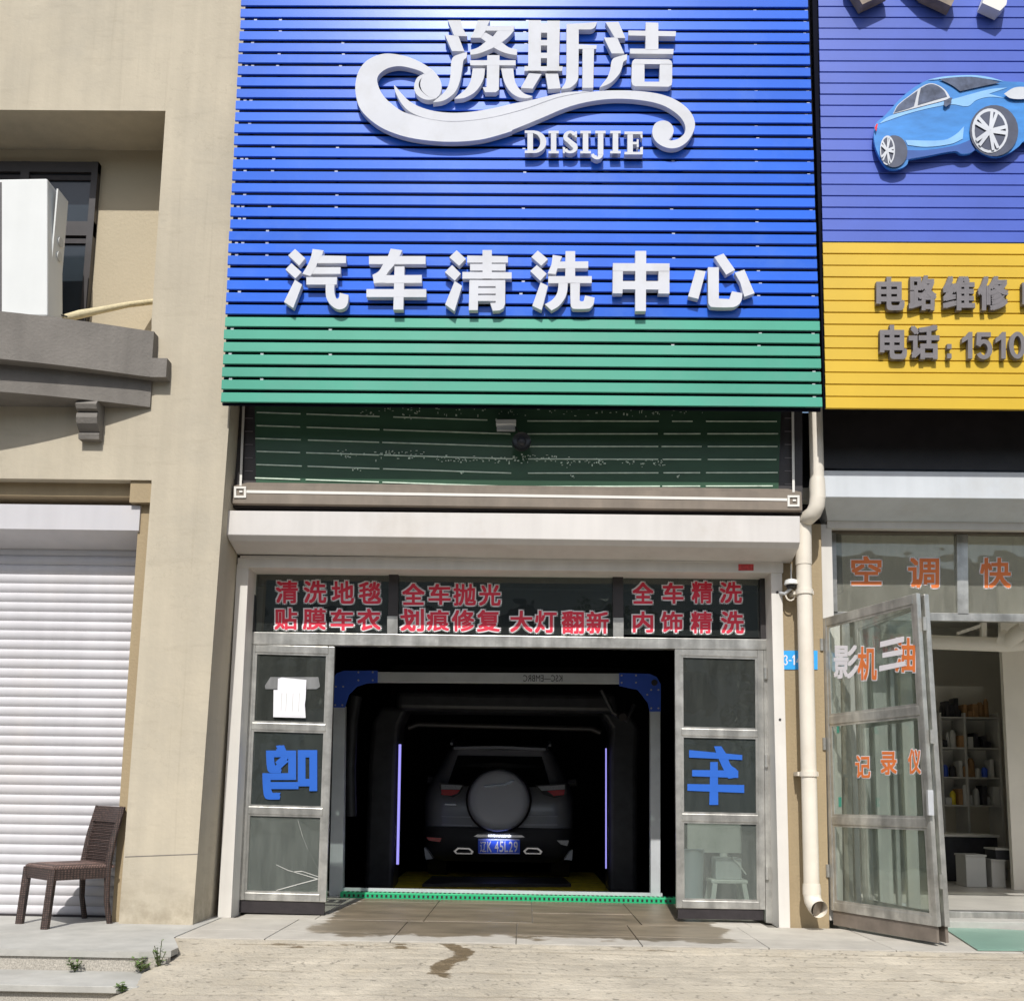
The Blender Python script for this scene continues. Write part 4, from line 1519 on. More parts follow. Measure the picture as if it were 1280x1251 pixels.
fl_ = thing('floodlight', 'small white floodlight fixed under the green slats at the window', 'floodlight', at(632, 530, -.3))
pp('housing', rc(620, 524, 645, 530), -.32, .06, 'acw', fl_, .004)
pp('lamp_face', rc(621, 530.5, 644, 537), -.30, .04, 'steel2', fl_)
hr = thing('horn_speaker', 'round black horn beside the floodlight in front of the upper window', 'horn', at(652, 553, -.32))
c = at(652, 553, -.32)
rings = [[(c.x + r_ * math.cos(2 * math.pi * k_ / 20), c.y + d_, c.z + r_ * math.sin(2 * math.pi * k_ / 20)) for k_ in range(20)] for r_, d_ in ((.055, -.02), (.068, -.03), (.07, 0), (.03, .05), (.03, .1))]
MB().loft(rings, closed=True, caps=True).build('bell', 'lens', hr, True)
rings = [[(c.x + r_ * math.cos(2 * math.pi * k_ / 16), c.y + d_, c.z + r_ * math.sin(2 * math.pi * k_ / 16)) for k_ in range(16)] for r_, d_ in ((.01, -.04), (.03, -.03), (.035, -.021))]
MB().loft(rings, closed=True, caps=True).build('driver', 'machine', hr, True)
MB().tube([c + Vector((0, .05, .06)), c + Vector((-.04, .03, .12)), at(640, 532, -.29)], .005, 6).build('cable', 'cable', hr)

# =============================================================== BAY SHUTTER BOX AND RAILS
rb = thing('roller_shutter', 'open roller shutter with long white housing above the wash bay doors', 'shutter', (-.1, -.1, 0))
pl_ = [at(283, 638, -.29), at(283, 668, -.29), at(287, 676, -.25), at(296, 692, -.03)]
pr_ = [at(1000, 645, -.29), at(1000, 678, -.29), at(998, 686, -.25), at(990, 702, -.03)]
L0 = [(pl_[0].x, .0, pl_[0].z)] + [tuple(p) for p in pl_] + [(pl_[3].x, .02, pl_[3].z)]
R0 = [(pr_[0].x, .0, pr_[0].z)] + [tuple(p) for p in pr_] + [(pr_[3].x, .02, pr_[3].z)]
bev(MB().loft([L0, R0], closed=True, caps=True).build('housing', 'box', rb), .004)
pp('header_rail', [(297, 697), (979, 703), (979, 716), (297, 709)], -.008, .26, 'rail', rb, .002)
pp('header_lip', [(300, 694), (979, 700), (979, 703.2), (300, 697.2)], -.02, .05, 'box', rb, .002)
pp('guide_rail', [(296, 705), (311, 705), (288.5, 1148), (272, 1146)], 0, .26, 'rail', rb, .003)
pp('guide_rail', [(963.5, 712), (977.5, 712), (988, 1160), (974, 1160)], 0, .26, 'rail', rb, .003)
for x, y in ((971.5, 740), (975, 899)):
    c = at(x, y, -.002)
    MB().tube([c + Vector((0, -.003, 0)), c + Vector((0, .002, 0))], .009, 10).build('bolt_hole', 'rubber', rb)
pp('red_sticker', rc(923, 705, 942, 713), -.0095, .001, 'cred', rb)

# =============================================================== TRANSOM WINDOW
tw = thing('transom_window', 'window strip with red and white lettering above the wash bay doors', 'window', (-.1, .05, 2.05))
pp('transom_bar', [(303, 789.5), (966, 799), (966, 812), (303, 805)], .185, .08, 'steel', tw, .003)
for pix in ([(311, 708), (318.5, 708), (317, 790), (309, 790)], [(486, 710), (498, 710), (497, 793), (484.5, 793)], [(766, 713), (779, 713), (779.5, 797), (766.5, 797)], [(950, 716), (964, 716), (964, 800), (951, 800)]):
    pp('mullion', pix, .19, .06, 'dframe', tw, .002)
for pix in ([(484, 770), (497, 770), (497, 793), (484, 792)], [(766.5, 772), (779.5, 772), (779.5, 797), (766.5, 796)]):
    pp('mullion_cover', pix, .187, .004, 'steel', tw)
for a, b in ((317, 486), (497, 767), (779, 951)):
    pp('pane', [(a, 707), (b, 710), (b, 797), (a, 793)], .225, .004, 'tglass', tw)
VY = .223


def vinyl(ch, x0_, y0_, x1_, y1_, parent, Y=VY, c='red', r=.026, g=.055):
    q_ = quadpx(x0_, y0_, x1_, y1_, Y)
    o = text('character', ch, q_, c, parent, r=r, stag=-.0001)
    q2_ = [p + Vector((0, .0022, 0)) for p in q_]
    text('outline', ch, q2_, 'wv', o, r=r, grow=g, stag=-.0001)
    return o


tx = [('清', 344.5, 725.5, 372.5, 754), ('洗', 379.5, 725.5, 408, 754), ('地', 414.5, 726, 442.5, 754.5), ('毯', 448.5, 727, 476.5, 754.5),
      ('贴', 343, 760, 371.5, 787), ('膜', 378.5, 760, 407.5, 787), ('车', 413, 761, 442, 788), ('衣', 446.5, 760.5, 476, 788),
      ('全', 502.5, 729, 531, 756), ('车', 535.5, 729.5, 563.5, 756), ('抛', 566.5, 729.5, 595, 757), ('光', 598.5, 730, 626, 757),
      ('划', 500.5, 760.5, 530, 789), ('痕', 533, 762, 561.5, 788.5), ('修', 564.5, 762, 593, 789), ('复', 596, 762, 625, 789.5),
      ('大', 637.5, 763, 666, 790), ('灯', 668.5, 763, 696, 791), ('翻', 702, 763.5, 730, 792), ('新', 733, 764, 761, 792),
      ('全', 790.5, 727.5, 817, 754.5), ('车', 828, 728, 854.5, 754.5), ('精', 864.5, 726.5, 890.5, 754), ('洗', 899.5, 727, 927.5, 754),
      ('内', 791, 764, 816.5, 790.5), ('饰', 826, 764, 853.5, 790.5), ('精', 863.5, 764, 890, 791.5), ('洗', 901, 763.5, 930, 792)]
for t_ in tx:
    vinyl(*t_, tw)

# posts beside the leaves
pf = thing('door_frame', 'stainless steel frame around the wash bay doorway', 'door frame', (-.1, .1, 0))
pp('post', [(301.5, 803), (311, 804), (297, 1142), (288.5, 1142)], .19, .07, 'steel', pf, .003)
pp('post', [(954.5, 806), (966, 806), (974, 1155), (957.5, 1153)], .19, .07, 'steel', pf, .003)


# =============================================================== DOOR LEAVES
class Leaf:
    def __init__(s, tl, tr, br, bl):
        s.c = [Vector(v) for v in (tl, tr, br, bl)]
        s.n = (s.c[1] - s.c[0]).cross(s.c[3] - s.c[0]).normalized()
        if s.n.y < 0 and abs(s.n.y) > .05 or (abs(s.n.y) <= .05 and s.n.x < 0):
            s.n = -s.n

    def p(s, u, v):
        tl, tr, br, bl = s.c
        return (tl * (1 - u) + tr * u) * (1 - v) + (bl * (1 - u) + br * u) * v

    def rect(s, name, u0, u1, v0, v1, off, th, m, parent, b=0):
        o = MB().poly([s.p(u, v) + s.n * off for u, v in ((u0, v0), (u1, v0), (u1, v1), (u0, v1))], s.n * th).build(name, m, parent)
        if b:
            bev(o, b)
        return o

    def quad(s, u0, u1, v0, v1, off):
        return [s.p(u, v) + s.n * off for u, v in ((u0, v0), (u1, v0), (u1, v1), (u0, v1))]


def door(L, name, label, su, rails, bottom, gm, hinge, group=None, kick='rubber'):
    o = thing(name, label, 'door', L.p(.5, 1), group)
    L.rect('stile', 0, su, 0, bottom, 0, .035, 'steel', o, .004)
    L.rect('stile', 1 - su, 1, 0, bottom, 0, .035, 'steel', o, .004)
    vs = [(0, .03)] + rails + [(bottom - .028, bottom)]
    for a, b in vs:
        L.rect('rail', su, 1 - su, a, b, .001, .033, 'steel', o, .004)
    for qi, ((a0, b0), (a1, b1)) in enumerate(zip(vs, vs[1:])):
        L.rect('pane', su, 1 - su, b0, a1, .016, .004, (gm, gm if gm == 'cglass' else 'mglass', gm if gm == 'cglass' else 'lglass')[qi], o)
        for (u0_, u1_, v0_, v1_) in ((su, su + .025, b0, a1), (1 - su - .025, 1 - su, b0, a1), (su + .026, 1 - su - .026, b0, b0 + .007), (su + .026, 1 - su - .026, a1 - .007, a1)):
            L.rect('bead', u0_, u1_, v0_, v1_, .006, .009, 'steel', o)
    L.rect('kick_seal', .02, .98, bottom + .001, 1, .01, .02, kick, o)
    for v in (.09, .42, .83):
        a = L.p(0 if hinge < 0 else 1, v) + Vector((hinge * .012, -.012, 0))
        MB().tube([a + Vector((0, 0, -.045)), a + Vector((0, 0, .045))], .013, 10).build('hinge', 'steel', o, True)
    return o


Yl = .19
LL = Leaf(at(311, 805, Yl), at(418.5, 808, Yl), at(407, 1143, Yl), at(296, 1140, Yl))
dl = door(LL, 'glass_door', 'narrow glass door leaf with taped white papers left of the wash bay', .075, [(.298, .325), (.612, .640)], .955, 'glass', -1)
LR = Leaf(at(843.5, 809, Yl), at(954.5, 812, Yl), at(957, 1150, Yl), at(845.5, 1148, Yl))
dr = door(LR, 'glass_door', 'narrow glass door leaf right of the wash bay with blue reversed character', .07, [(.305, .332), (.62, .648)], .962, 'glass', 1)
text('character', '鸣', quadpx(328, 931, 396.5, 999, Yl + .006), 'bv', dl, r=.03, mirror=True, stag=-.0002)
strokes('character', (820, 800), 3.209, [
    [(133, 440), (346, 460), (346, 480), (133, 470)],
    [(233, 425), (262, 425), (285, 462), (300, 500), (325, 520), (328, 550), (290, 555), (262, 500), (245, 460)],
    [(145, 520), (330, 522), (330, 552), (145, 545)],
    [(126, 576), (354, 580), (354, 612), (126, 603)],
    [(218, 488), (248, 488), (250, 660), (214, 660)]], m='bv', Y=Yl + .009, D=.001, parent=dr)
# papers
pa = thing('paper_notice', 'two overlapping white paper sheets taped to the left door leaf', 'notice', at(362, 870, Yl))
pp('sheet', [(342, 862), (380, 862), (382, 897), (341.5, 896)], Yl - .003, .001, 'paper', pa)
pp('sheet', [(347.5, 848), (352, 846.5), (383, 849.5), (382, 873), (379, 895), (345.5, 894)], Yl - .005, .001, 'paper', pa)
for x in (352, 358, 366, 374):
    pp('print_line', [(x, 866), (x + .8, 866), (x - .5, 889), (x - 1.2, 889)], Yl - .0055, .0004, 'acg', pa)
pp('tape', [(331, 857), (338, 846), (398, 846), (400, 858), (396, 861), (332, 861)], Yl + .010, .0006, glass('tape_film', (.75, .75, .75), 1.2, .3, haze=.22, hcol=(.6, .6, .6)), pa)
# tape residues on the right leaf, scratches on the left one
sc2 = MB()
for pts in ([(372, 1024), (378, 1045), (384, 1060), (397, 1085)], [(345, 1080), (360, 1087), (398, 1098)], [(366, 1089), (377, 1088), (398, 1095)], [(345, 1112), (370, 1105), (396, 1098)]):
    for (x0_, y0_), (x1_, y1_) in zip(pts, pts[1:]):
        sc2.poly([at(x0_, y0_, Yl + .014), at(x1_, y1_, Yl + .014), at(x1_ + .6, y1_ + 1, Yl + .014), at(x0_ + .4, y0_ + .8, Yl + .014)], (0, .001, 0))
kind(sc2.build('scratch', 'acg', dl), 'stuff')

# things behind the right leaf
stl = thing('plastic_stool', 'white plastic stool behind the bottom pane of the right door leaf', 'stool', (at(910, 1120, .5).x, .55, 0))
sx, sy = stl.location.x, stl.location.y
bev(box('seat', sx - .14, sx + .14, sy - .12, sy + .12, .26, .29, 'stoolw', stl), .008)
for i in (-1, 1):
    for j in (-1, 1):
        MB().bar((sx + i * .15, sy + j * .13, 0), (sx + i * .11, sy + j * .1, .26), .035).build('leg', 'stoolw', stl)
tin = thing('metal_tin', 'square metal tin with wire handle on the white stool', 'tin', (sx, sy, .291))
bev(box('body', sx - .10, sx + .10, sy - .09, sy + .09, .2905, .45, 'steel2', tin), .008)
MB().tube([(sx - .02, sy, .45), (sx - .02, sy, .48)], .03, 12).build('cap', 'stoolw', tin)
MB().tube([(sx + .02, sy - .1, .46), (sx + .08, sy - .1, .40), (sx + .13, sy - .1, .33)], .006, 6).build('handle', 'stoolw', tin)
bk = thing('bucket', 'pale blue plastic bucket behind the right door leaf beside the stool', 'bucket', (at(866, 1110, .48).x, .48, 0))
bx, by = bk.location.x, .48
MB().tube([(bx, by, .12), (bx, by, .5), (bx, by, .51)], [.075, .088, .094], 20).build('body', 'bucket', bk, True)
MB().tube([(bx, by, 0), (bx, by, .119)], [.07, .073], 20).build('base', 'bucket', bk, True)
pnl = tag(box('panel_board', sx - .2, sx + .25, 1.15, 1.18, .45, .75, 'acg'), 'grey board leaning behind the stool inside the wash bay', 'board')
box('foot', sx - .2, sx + .25, 1.16, 1.175, 0, .45, 'rubber', pnl)

# =============================================================== DRAINPIPE, CCTV, NUMBER
dp = thing('drainpipe', 'cream plastic drainpipe with an elbow between the two shops', 'drainpipe', at(1019, 1130, -.12))
r_ = .0565
yu = -.22
yp = -.10
a0 = at(1019, 500, yu)
a1 = at(1021.5, 600, yu)
MB().tube([a0, a1], r_ * .88, 20).build('upper_pipe', 'pvc', dp, True)
MB().tube([at(1021.5, 598, yu), at(1021.5, 606, yu), at(1022, 624, yu)], [r_ * .95, r_ * 1.02, r_ * 1.02], 20).build('coupling', 'pvc', dp, True)
MB().tube([at(1022, 620, yu), at(1021, 632, yu), at(1017, 641, yu + .02), at(1010, 647, yu + .06), at(1005, 652, yp), at(1004, 662, yp)], r_ * 1.02, 20).build('elbow', 'pvc', dp, True)
MB().tube([at(1004, 655, yp), at(1004.6, 706, yp)], r_ * 1.04, 20).build('coupling', 'pvc', dp, True)
MB().tube([at(1004.6, 704, yp), at(1014.5, 1112, yp)], r_ * .97, 20).build('lower_pipe', 'pvc', dp, True)
MB().tube([at(1014.3, 1104, yp), at(1014.6, 1110, yp), at(1014.7, 1118, yp)], [r_ * 1.04, r_ * 1.12, r_ * 1.1], 20).build('coupling', 'pvc', dp, True)
e0 = at(1014.7, 1116, yp)
out_ = [e0, e0 + Vector((.004, -.01, -.05)), e0 + Vector((.014, -.05, -.085)), e0 + Vector((.022, -.10, -.10))]
mbp = MB().tube(out_, r_ * 1.08, 20, caps=False)
mbp.build('outlet', 'pvc', dp, True)
MB().tube([e0 + Vector((.018, -.075, -.093)), e0 + Vector((.0185, -.0755, -.0932))], r_ * 1.06, 20).build('outlet_inside', 'sill', dp)
for y in (740, 967):
    c = at(1004.6 + (y - 704) * .0243, y, yp)
    MB().tube([c + Vector((0, 0, -.018)), c + Vector((0, 0, .018))], r_ * 1.12, 20).build('clamp', 'pvc', dp, True)
    box('clamp_lug', c.x - .075, c.x + .075, yp + .02, yp + .13, c.z - .014, c.z + .014, 'pvc', dp)

cc = thing('security_camera', 'small white dome security camera with cable loop beside the drainpipe', 'camera', at(989, 730, -.05))
c = at(989, 727, -.08)
MB().tube([c + Vector((0, 0, .02)), c + Vector((0, 0, .01)), c + Vector((0, 0, -.02)), c + Vector((0, 0, -.025))], [.02, .045, .052, .045], 18).build('hood', 'acw', cc, True)
MB().tube([c + Vector((0, 0, -.025)), c + Vector((0, 0, -.045)), c + Vector((0, 0, -.055))], [.04, .035, .015], 16).build('lens', 'lens', cc, True)
MB().tube([c + Vector((0, 0, .02)), at(989, 705, -.05)], .005, 6).build('cable', 'acw', cc)
MB().tube([at(975, 741, 0), at(981, 742, -.05), c + Vector((0, 0, -.05))], .012, 8).build('arm', 'steel2', cc, True)
ring = [c + Vector((.0 + .035 * math.cos(a), .03, -.09 + .045 * math.sin(a))) for a in [R(q_) for q_ in range(80, 400, 20)]]
MB().tube(ring, .006, 6).build('cable_loop', 'pvc', cc, True)
npl = thing('house_number', 'small blue house number plate half behind the drainpipe', 'number plate', at(990, 824, .03))
pp('plate', rc(978, 813, 1022, 836.5), .034, .005, 'plateblue', npl)
KN = 1 / .44
strokes('digit', (977, 812), KN, [arcband(11, 22, 6, 7.2, 3.2, 3, -160, 80, 8), arcband(11, 35.5, 6.6, 8, 3.4, 3, -80, 160, 8)], 'wv', .032, .001, npl)
strokes('digit', (977, 812), KN, [[(20.5, 29), (28, 29), (28, 32), (20.5, 32)]], 'wv', .032, .001, npl)
strokes('digit', (977, 812), KN, [[(34, 15), (38, 15), (38, 43), (34, 43), (34, 22), (30.5, 24), (30.5, 20.5)]], 'wv', .032, .001, npl)
strokes('digit', (977, 812), KN, [[(50, 15), (54, 15), (54, 43), (50, 43)], [(50, 15), (52, 20), (45.5, 33), (42, 33)], [(42, 32.8), (57, 32.8), (57, 36), (42, 36)]], 'wv', .032, .001, npl)

# =============================================================== RIGHT SHOP
rs = thing('repair_shop_building', 'repair shop building at the right under the yellow sign', 'building', (3.5, .3, 0))
box('upper_wall', 2.12, 7, -.26, .3, 4.0, 9, 'dframe', rs)
pp('fascia', [(1028, 470), (1500, 472), (1500, 590), (1029, 585)], -.05, .3, 'dframe', rs)
box('side_wall', 2.02, 2.14, .3, 6.5, 0, 3.3, 'iwall', rs)
box('side_wall', 6.8, 6.9, .3, 6.5, 0, 3.3, 'iwall', rs)
box('back_wall', 2.02, 6.9, 6.0, 6.1, 0, 3.3, 'iwall', rs)
box('ceiling', 2.02, 6.9, .2, 6.1, 3.2, 3.3, 'iwall', rs)
kind(box('shop_floor', 2.14, 6.9, .42, 6.1, -.2, .03, 'ifloor'), 'structure')
rr2 = thing('roller_shutter', 'open roller shutter with shaded grey housing above the repair shop', 'shutter', (3, 0, 0))
q0 = [at(1029, 588, -.2), at(1029, 621, -.2), at(1034, 650, .05)]
q1 = [(7, -.2, q0[0].z + .01), (7, -.2, q0[1].z + .01), (7, .05, q0[2].z + .01)]
bev(MB().loft([[(q0[0].x, .2, q0[0].z)] + [tuple(v) for v in q0] + [(q0[2].x, .2, q0[2].z)], [(7, .2, q1[0][2])] + q1 + [(7, .2, q1[2][2])]], closed=True, caps=True).build('housing', 'box2', rr2), .004)
pp('header_rail', [(1034, 650), (1500, 655), (1500, 665), (1034, 660)], .07, .06, 'rail', rr2)
pp('guide_rail', [(1026, 655), (1039.5, 655), (1052, 1150), (1037, 1150)], .08, .08, 'rail', rr2, .003)
tw2 = thing('transom_window', 'window strip with orange lettering above the repair shop entrance', 'window', (3, .15, 2.3))
TYr = .27
pp('frame_bar', [(1039, 660), (1500, 664), (1500, 670), (1039, 666)], TYr, .06, 'sill', tw2)
pp('frame_bar', [(1039, 764), (1500, 770), (1500, 780), (1039, 774)], TYr, .06, 'steel', tw2, .003)
pp('mullion', [(1039, 666), (1045, 666), (1047, 766), (1041, 766)], TYr, .06, 'steel', tw2)
pp('mullion', [(1196, 668), (1210, 668), (1211, 768), (1197, 768)], TYr, .06, 'steel', tw2, .003)
pp('mullion', [(1370, 668), (1384, 668), (1384, 768), (1371, 768)], TYr, .06, 'steel', tw2, .003)
for a, b in ((1045, 1196), (1210, 1371)):
    pp('pane', [(a, 664), (b, 666), (b, 772), (a, 768)], TYr + .03, .004, 'hazeglass', tw2)
for t_ in (('空', 1064, 695, 1102, 731), ('调', 1135, 697, 1174, 735), ('快', 1225, 697, 1264, 735), ('修', 1300, 699, 1338, 736)):
    vinyl(*t_, tw2, Y=TYr + .028, c='orange', r=.022, g=.03)

# right shop doorway jamb and sill
jb = thing('door_frame', 'steel door frame post with two mint stickers at the repair shop entrance', 'door frame', (2.35, .14, 0))
pp('post', [(1040, 772), (1050, 773), (1054, 1140), (1042, 1140)], .15, .06, 'rail', jb, .003)
pp('post', [(1052, 773), (1062, 774), (1067, 1136), (1056, 1137)], .2, .06, 'steel', jb, .003)
for y in (910, 1002):
    o = pp('sticker', rc(1037 + (y - 905) * .03, y - 6, 1049 + (y - 905) * .03, y + 6), .146, .001, 'mint', jb)
    pp('sticker_mark', rc(1041 + (y - 905) * .03, y - 2, 1045 + (y - 905) * .03, y + 2), .1445, .001, 'wv', jb)
sl = thing('threshold', 'steel and stone threshold of the repair shop entrance', 'threshold', (3.2, .2, 0))
box('sill_bar', 2.35, 6.8, .30, .42, .0, .10, 'steel', sl, .004)
box('stone_step', 2.35, 6.8, .08, .295, -.01, .055, 'slab', sl, .004)
mt = MB().poly([atz(x, y, .003) for x, y in ((1170, 1158), (1184, 1163), (1222, 1187.5), (1420, 1189), (1420, 1164), (1284, 1163.5))], (0, 0, .006)).build('door_mat', 'gmat')
tag(mt, 'pale green mat lying in front of the repair shop entrance', 'mat')

# opened bifold door
H = Vector((2.205, .05, 0))
O = Vector((2.61, -.80, 0))
LA = Leaf(H + Vector((0, 0, 2.245)), O + Vector((-.03, 0, 2.275)), O + Vector((.02, 0, .02)), H + Vector((0, 0, .02)))
da = door(LA, 'glass_door', 'open glass door leaf with orange lettering swung out from the repair shop', .042, [(.33, .358), (.655, .682)], .955, 'cglass', -1, kick='kick')
O2 = O + Vector((.045, .012, 0))
H2 = Vector((2.47, .13, 0))
LB = Leaf(O2 + Vector((-.02, 0, 2.27)), H2 + Vector((0, 0, 2.24)), H2 + Vector((0, 0, .02)), O2 + Vector((.03, 0, .02)))
db = door(LB, 'glass_door', 'second glass door leaf folded behind the open repair shop door', .042, [(.33, .358), (.655, .682)], .955, 'cglass', -1, kick='kick')
box('lock', 2.59, 2.625, -.83, -.80, .82, .98, 'steel2', da)


def lq(L, px0, py0, px1, py1, off):
    """project picture rectangle corners onto the leaf plane"""
    n = L.n
    p0 = L.c[0] + n * off
    out_ = []
    for x, y in ((px0, py0), (px1, py0), (px1, py1), (px0, py1)):
        v = ray(x, y)
        t = (p0 - EYE).dot(n) / v.dot(n)
        out_.append(EYE + v * t)
    return out_


def vinyl_leaf(ch, b, L, parent, off=.012, c='orange', sk=0):
    q_ = lq(L, *b, off)
    if sk:
        for i in (0, 3):
            q_[i].z -= sk
    o = text('character', ch, q_, c, parent, r=.022, back=L.n, stag=-.0001)
    if c != 'wv':
        text('outline', ch, [p + L.n * .002 for p in q_], 'wv', o, r=.022, grow=.03, back=L.n, stag=-.0001)


vinyl_leaf('机', (1072, 808, 1096, 850), LA, da)
vinyl_leaf('油', (1118, 797, 1144, 840), LA, da)
vinyl_leaf('记', (1069, 944, 1088, 972), LA, da)
vinyl_leaf('录', (1101, 939, 1121, 968), LA, da)
vinyl_leaf('仪', (1135, 936, 1151, 967), LA, da)
vinyl_leaf('影', (1042, 806, 1073, 848), LA, da, off=.009, c='wv')
for pix in ([(1100, 802), (1130, 795), (1130, 802), (1100, 809)], [(1103, 816), (1128, 811), (1128, 818), (1103, 822)], [(1099, 832), (1132, 826), (1132, 832), (1099, 839)]):
    q_ = [lq(LA, x, y, x + 1, y + 1, .009)[0] for x, y in pix]
    MB().poly(q_, LA.n * .001).build('character', 'wv', da)

fp = thing('reflection_bars', 'added pale upright bars imitating reflections just inside the repair shop door', 'reflection_bar', (2.6, .7, .03))
for x0_, x1_, yq, m_ in ((1066, 1073, .62, 'reflection_bar'), (1080, 1089, .66, 'reflection_bar'), (1096, 1113, .74, 'reflection_bar'), (1118, 1123, .70, 'steel'), (1131, 1146, .82, 'reflection_bar')):  # upright bars added to stand in for reflections in the door glass
    a, b = at(x0_, 1000, yq), at(x1_, 1000, yq)
    box('pale_bar', a.x, b.x, yq, yq + .05, .031, 2.2, m_, fp, .004)
box('bar_foot', at(1066, 1000, .7).x, at(1146, 1000, .7).x, .88, .92, .031, .09, 'steel2', fp)

# ---- inside the repair shop
pt = thing('ceiling_pipe', 'white pipe with hanger running under the repair shop ceiling', 'pipe', (4.5, 2.4, 2.5))
MB().tube([at(1100, 800, 2.4), at(1235, 805, 2.4), at(1258, 806, 2.4), at(1330, 800, 2.4)], .07, 14).build('pipe', 'iwall2', pt, True)
MB().tube([at(1250, 796, 2.35), at(1262, 800, 2.3), at(1270, 793, 2.2), at(1282, 785, 2.1)], .08, 12).build('branch', 'iwall2', pt, True)
MB().bar(at(1229, 802, 2.4), at(1229, 778, 2.4), .05).build('hanger', 'iwall2', pt)
MB().bar(at(1229, 781, 2.4), at(1196, 792, 2.4), .03).build('brace', 'iwall2', pt)
pl2 = box('pillar', at(1262, 1000, 3.0).x, 6.8, 3.0, 3.06, .03, 3.2, 'iwall2', rs)
SYY = 4.4
shf = thing('goods_shelf', 'shelf rack full of small car parts at the back of the repair shop', 'shelf', (at(1215, 1000, SYY).x, SYY, .03))
sx0, sx1 = at(1178, 950, SYY).x, at(1251, 950, SYY).x
zr_ = [at(1215, y, SYY).z for y in (1006, 971, 934, 896)]
for z_ in zr_:
    box('shelf_board', sx0, sx1, SYY, SYY + .35, z_ - .015, z_, 'shelf', shf)
for x in (sx0, sx0 + (sx1 - sx0) * .42, sx1):
    box('upright', x - .012, x + .012, SYY + .01, SYY + .34, .03, zr_[-1] + .05, 'shelf', shf)
box('back_panel', sx0, sx1, SYY + .355, SYY + .37, .9, zr_[-1] + .4, 'iwall', shf)
rw = ['bottom', 'second', 'third', 'top']
ci = 0
mats_ = [('dark', 'black'), ('cobrown', 'brown'), ('acg', 'grey'), ('mblue', 'blue'), ('tail', 'red'), ('shelf', 'white'), ('yfloor', 'yellow')]
for k_, z_ in enumerate(zr_):
    used = {}
    x = sx0 + .03
    lastlab = None
    while x < sx1 - .08:
        w_ = random.uniform(.035, .085)
        h_ = random.uniform(.07, .23)
        mm, cn = random.choice(mats_[:3] * 4 + mats_) if k_ < 3 else mats_[0 if x < sx1 - .4 else 1]
        used[cn] = used.get(cn, 0) + 1
        ordn = ['first', 'second', 'third', 'fourth', 'fifth', 'sixth', 'seventh', 'eighth', 'ninth', 'tenth', 'eleventh', 'twelfth', 'thirteenth', 'fourteenth', 'fifteenth', 'sixteenth', 'seventeenth', 'eighteenth'][used[cn] - 1]
        if random.random() < .4:
            nm = 'can'
            o = MB().tube([(x + w_ / 2, SYY + .1, z_ + .001), (x + w_ / 2, SYY + .1, z_ + h_ * .8), (x + w_ / 2, SYY + .1, z_ + h_)], [w_ / 2, w_ / 2, w_ / 4], 12).build(nm, mm, None, True)
        else:
            nm = 'goods_box'
            o = bev(box(nm, x, x + w_, SYY + .03, SYY + .2, z_ + .001, z_ + h_, mm), .004)
        tag(o, '%s %s counted from the left on the %s shelf board' % (ordn + ' ' + cn, nm.replace('_', ' '), rw[k_]), nm.split('_')[-1], 'small goods on the shop shelf')
        x += w_ + random.uniform(.001, .012)
cab = thing('low_cabinet', 'low dark cabinet below the goods shelf in the repair shop', 'cabinet', (4.6, 3.9, .03))
cz = at(1215, 1046, 3.9).z
box('carcass', at(1175, 1050, 3.9).x, at(1247, 1050, 3.9).x, 3.9, 4.3, .03, cz, 'dark', cab, .005)
box('worktop', at(1174, 1050, 3.9).x, at(1249, 1050, 3.9).x, 3.88, 4.32, cz + .001, cz + .03, 'iwall', cab, .004)
for (x0_, x1_, y0_, y1_, m_, lb) in ((1208, 1232, 1068, 1094, 'acg', 'larger grey'), (1240, 1256, 1074, 1094, 'shelf', 'small white'), (1245, 1262, 1060, 1073, 'dark', 'black lidded')):
    a, b = at(x0_, y1_, 3.2), at(x1_, y0_, 3.2)
    bo = thing('storage_box', '%s storage box on the floor before the low cabinet' % lb, 'box', (a.x, 3.2, .03), 'boxes on the repair shop floor')
    z0_ = .031 if lb != 'black lidded' else at(x0_, 1074, 3.2).z
    box('body', a.x, b.x, 3.2, 3.45, z0_, b.z - .02, m_, bo, .006)
    box('lid', a.x - .008, b.x + .008, 3.19, 3.46, b.z - .0195, b.z, 'shelf' if m_ == 'dark' else m_, bo, .004)

# =============================================================== CHAIR
f1, f2, b1, b2 = atz(24.5, 1154, 0), atz(56, 1161, 0), atz(104, 1147.5, 0), atz(135, 1154, 0)
ch_ = thing('rattan_chair', 'old dark brown rattan chair on the step before the white shutter', 'chair', (f1 + f2 + b1 + b2) / 4)
ZS = .375
up = Vector((0, 0, 1))
fw = ((f1 + f2) / 2 - (b1 + b2) / 2).normalized()
T = [f1.lerp(b1, .06) + up * ZS, f2.lerp(b2, .06) + up * ZS, b2 + up * ZS + fw * .0, b1 + up * ZS + fw * .0]
for a, t_ in ((f1, T[0]), (f2, T[1])):
    MB().bar(a, t_ + up * 0, .042).build('leg', 'rattan', ch_)
for a, t_ in ((b1, T[3]), (b2, T[2])):
    k1 = a + up * ZS + fw * .03
    k2 = a + up * (ZS + .20) + fw * .0
    k3 = a + up * (ZS + .405) - fw * .05
    MB().tube([a - fw * .01, a + up * .15 + fw * .02, k1, k2, k3], [.020, .019, .024, .022, .02], 8).build('leg', 'rattan', ch_, True)
side = (T[1] - T[0]).normalized()
fr = MB()
for a, b in ((T[0], T[1]), (T[1], T[2] + fw * .03), (T[2] + fw * .03, T[3] + fw * .03), (T[3] + fw * .03, T[0])):
    fr.bar(a - up * .035, b - up * .035, .036, .07)
fr.build('seat_frame', 'rattan', ch_)
rg = []
ctr = (T[0] + T[1] + T[2] + T[3]) / 4
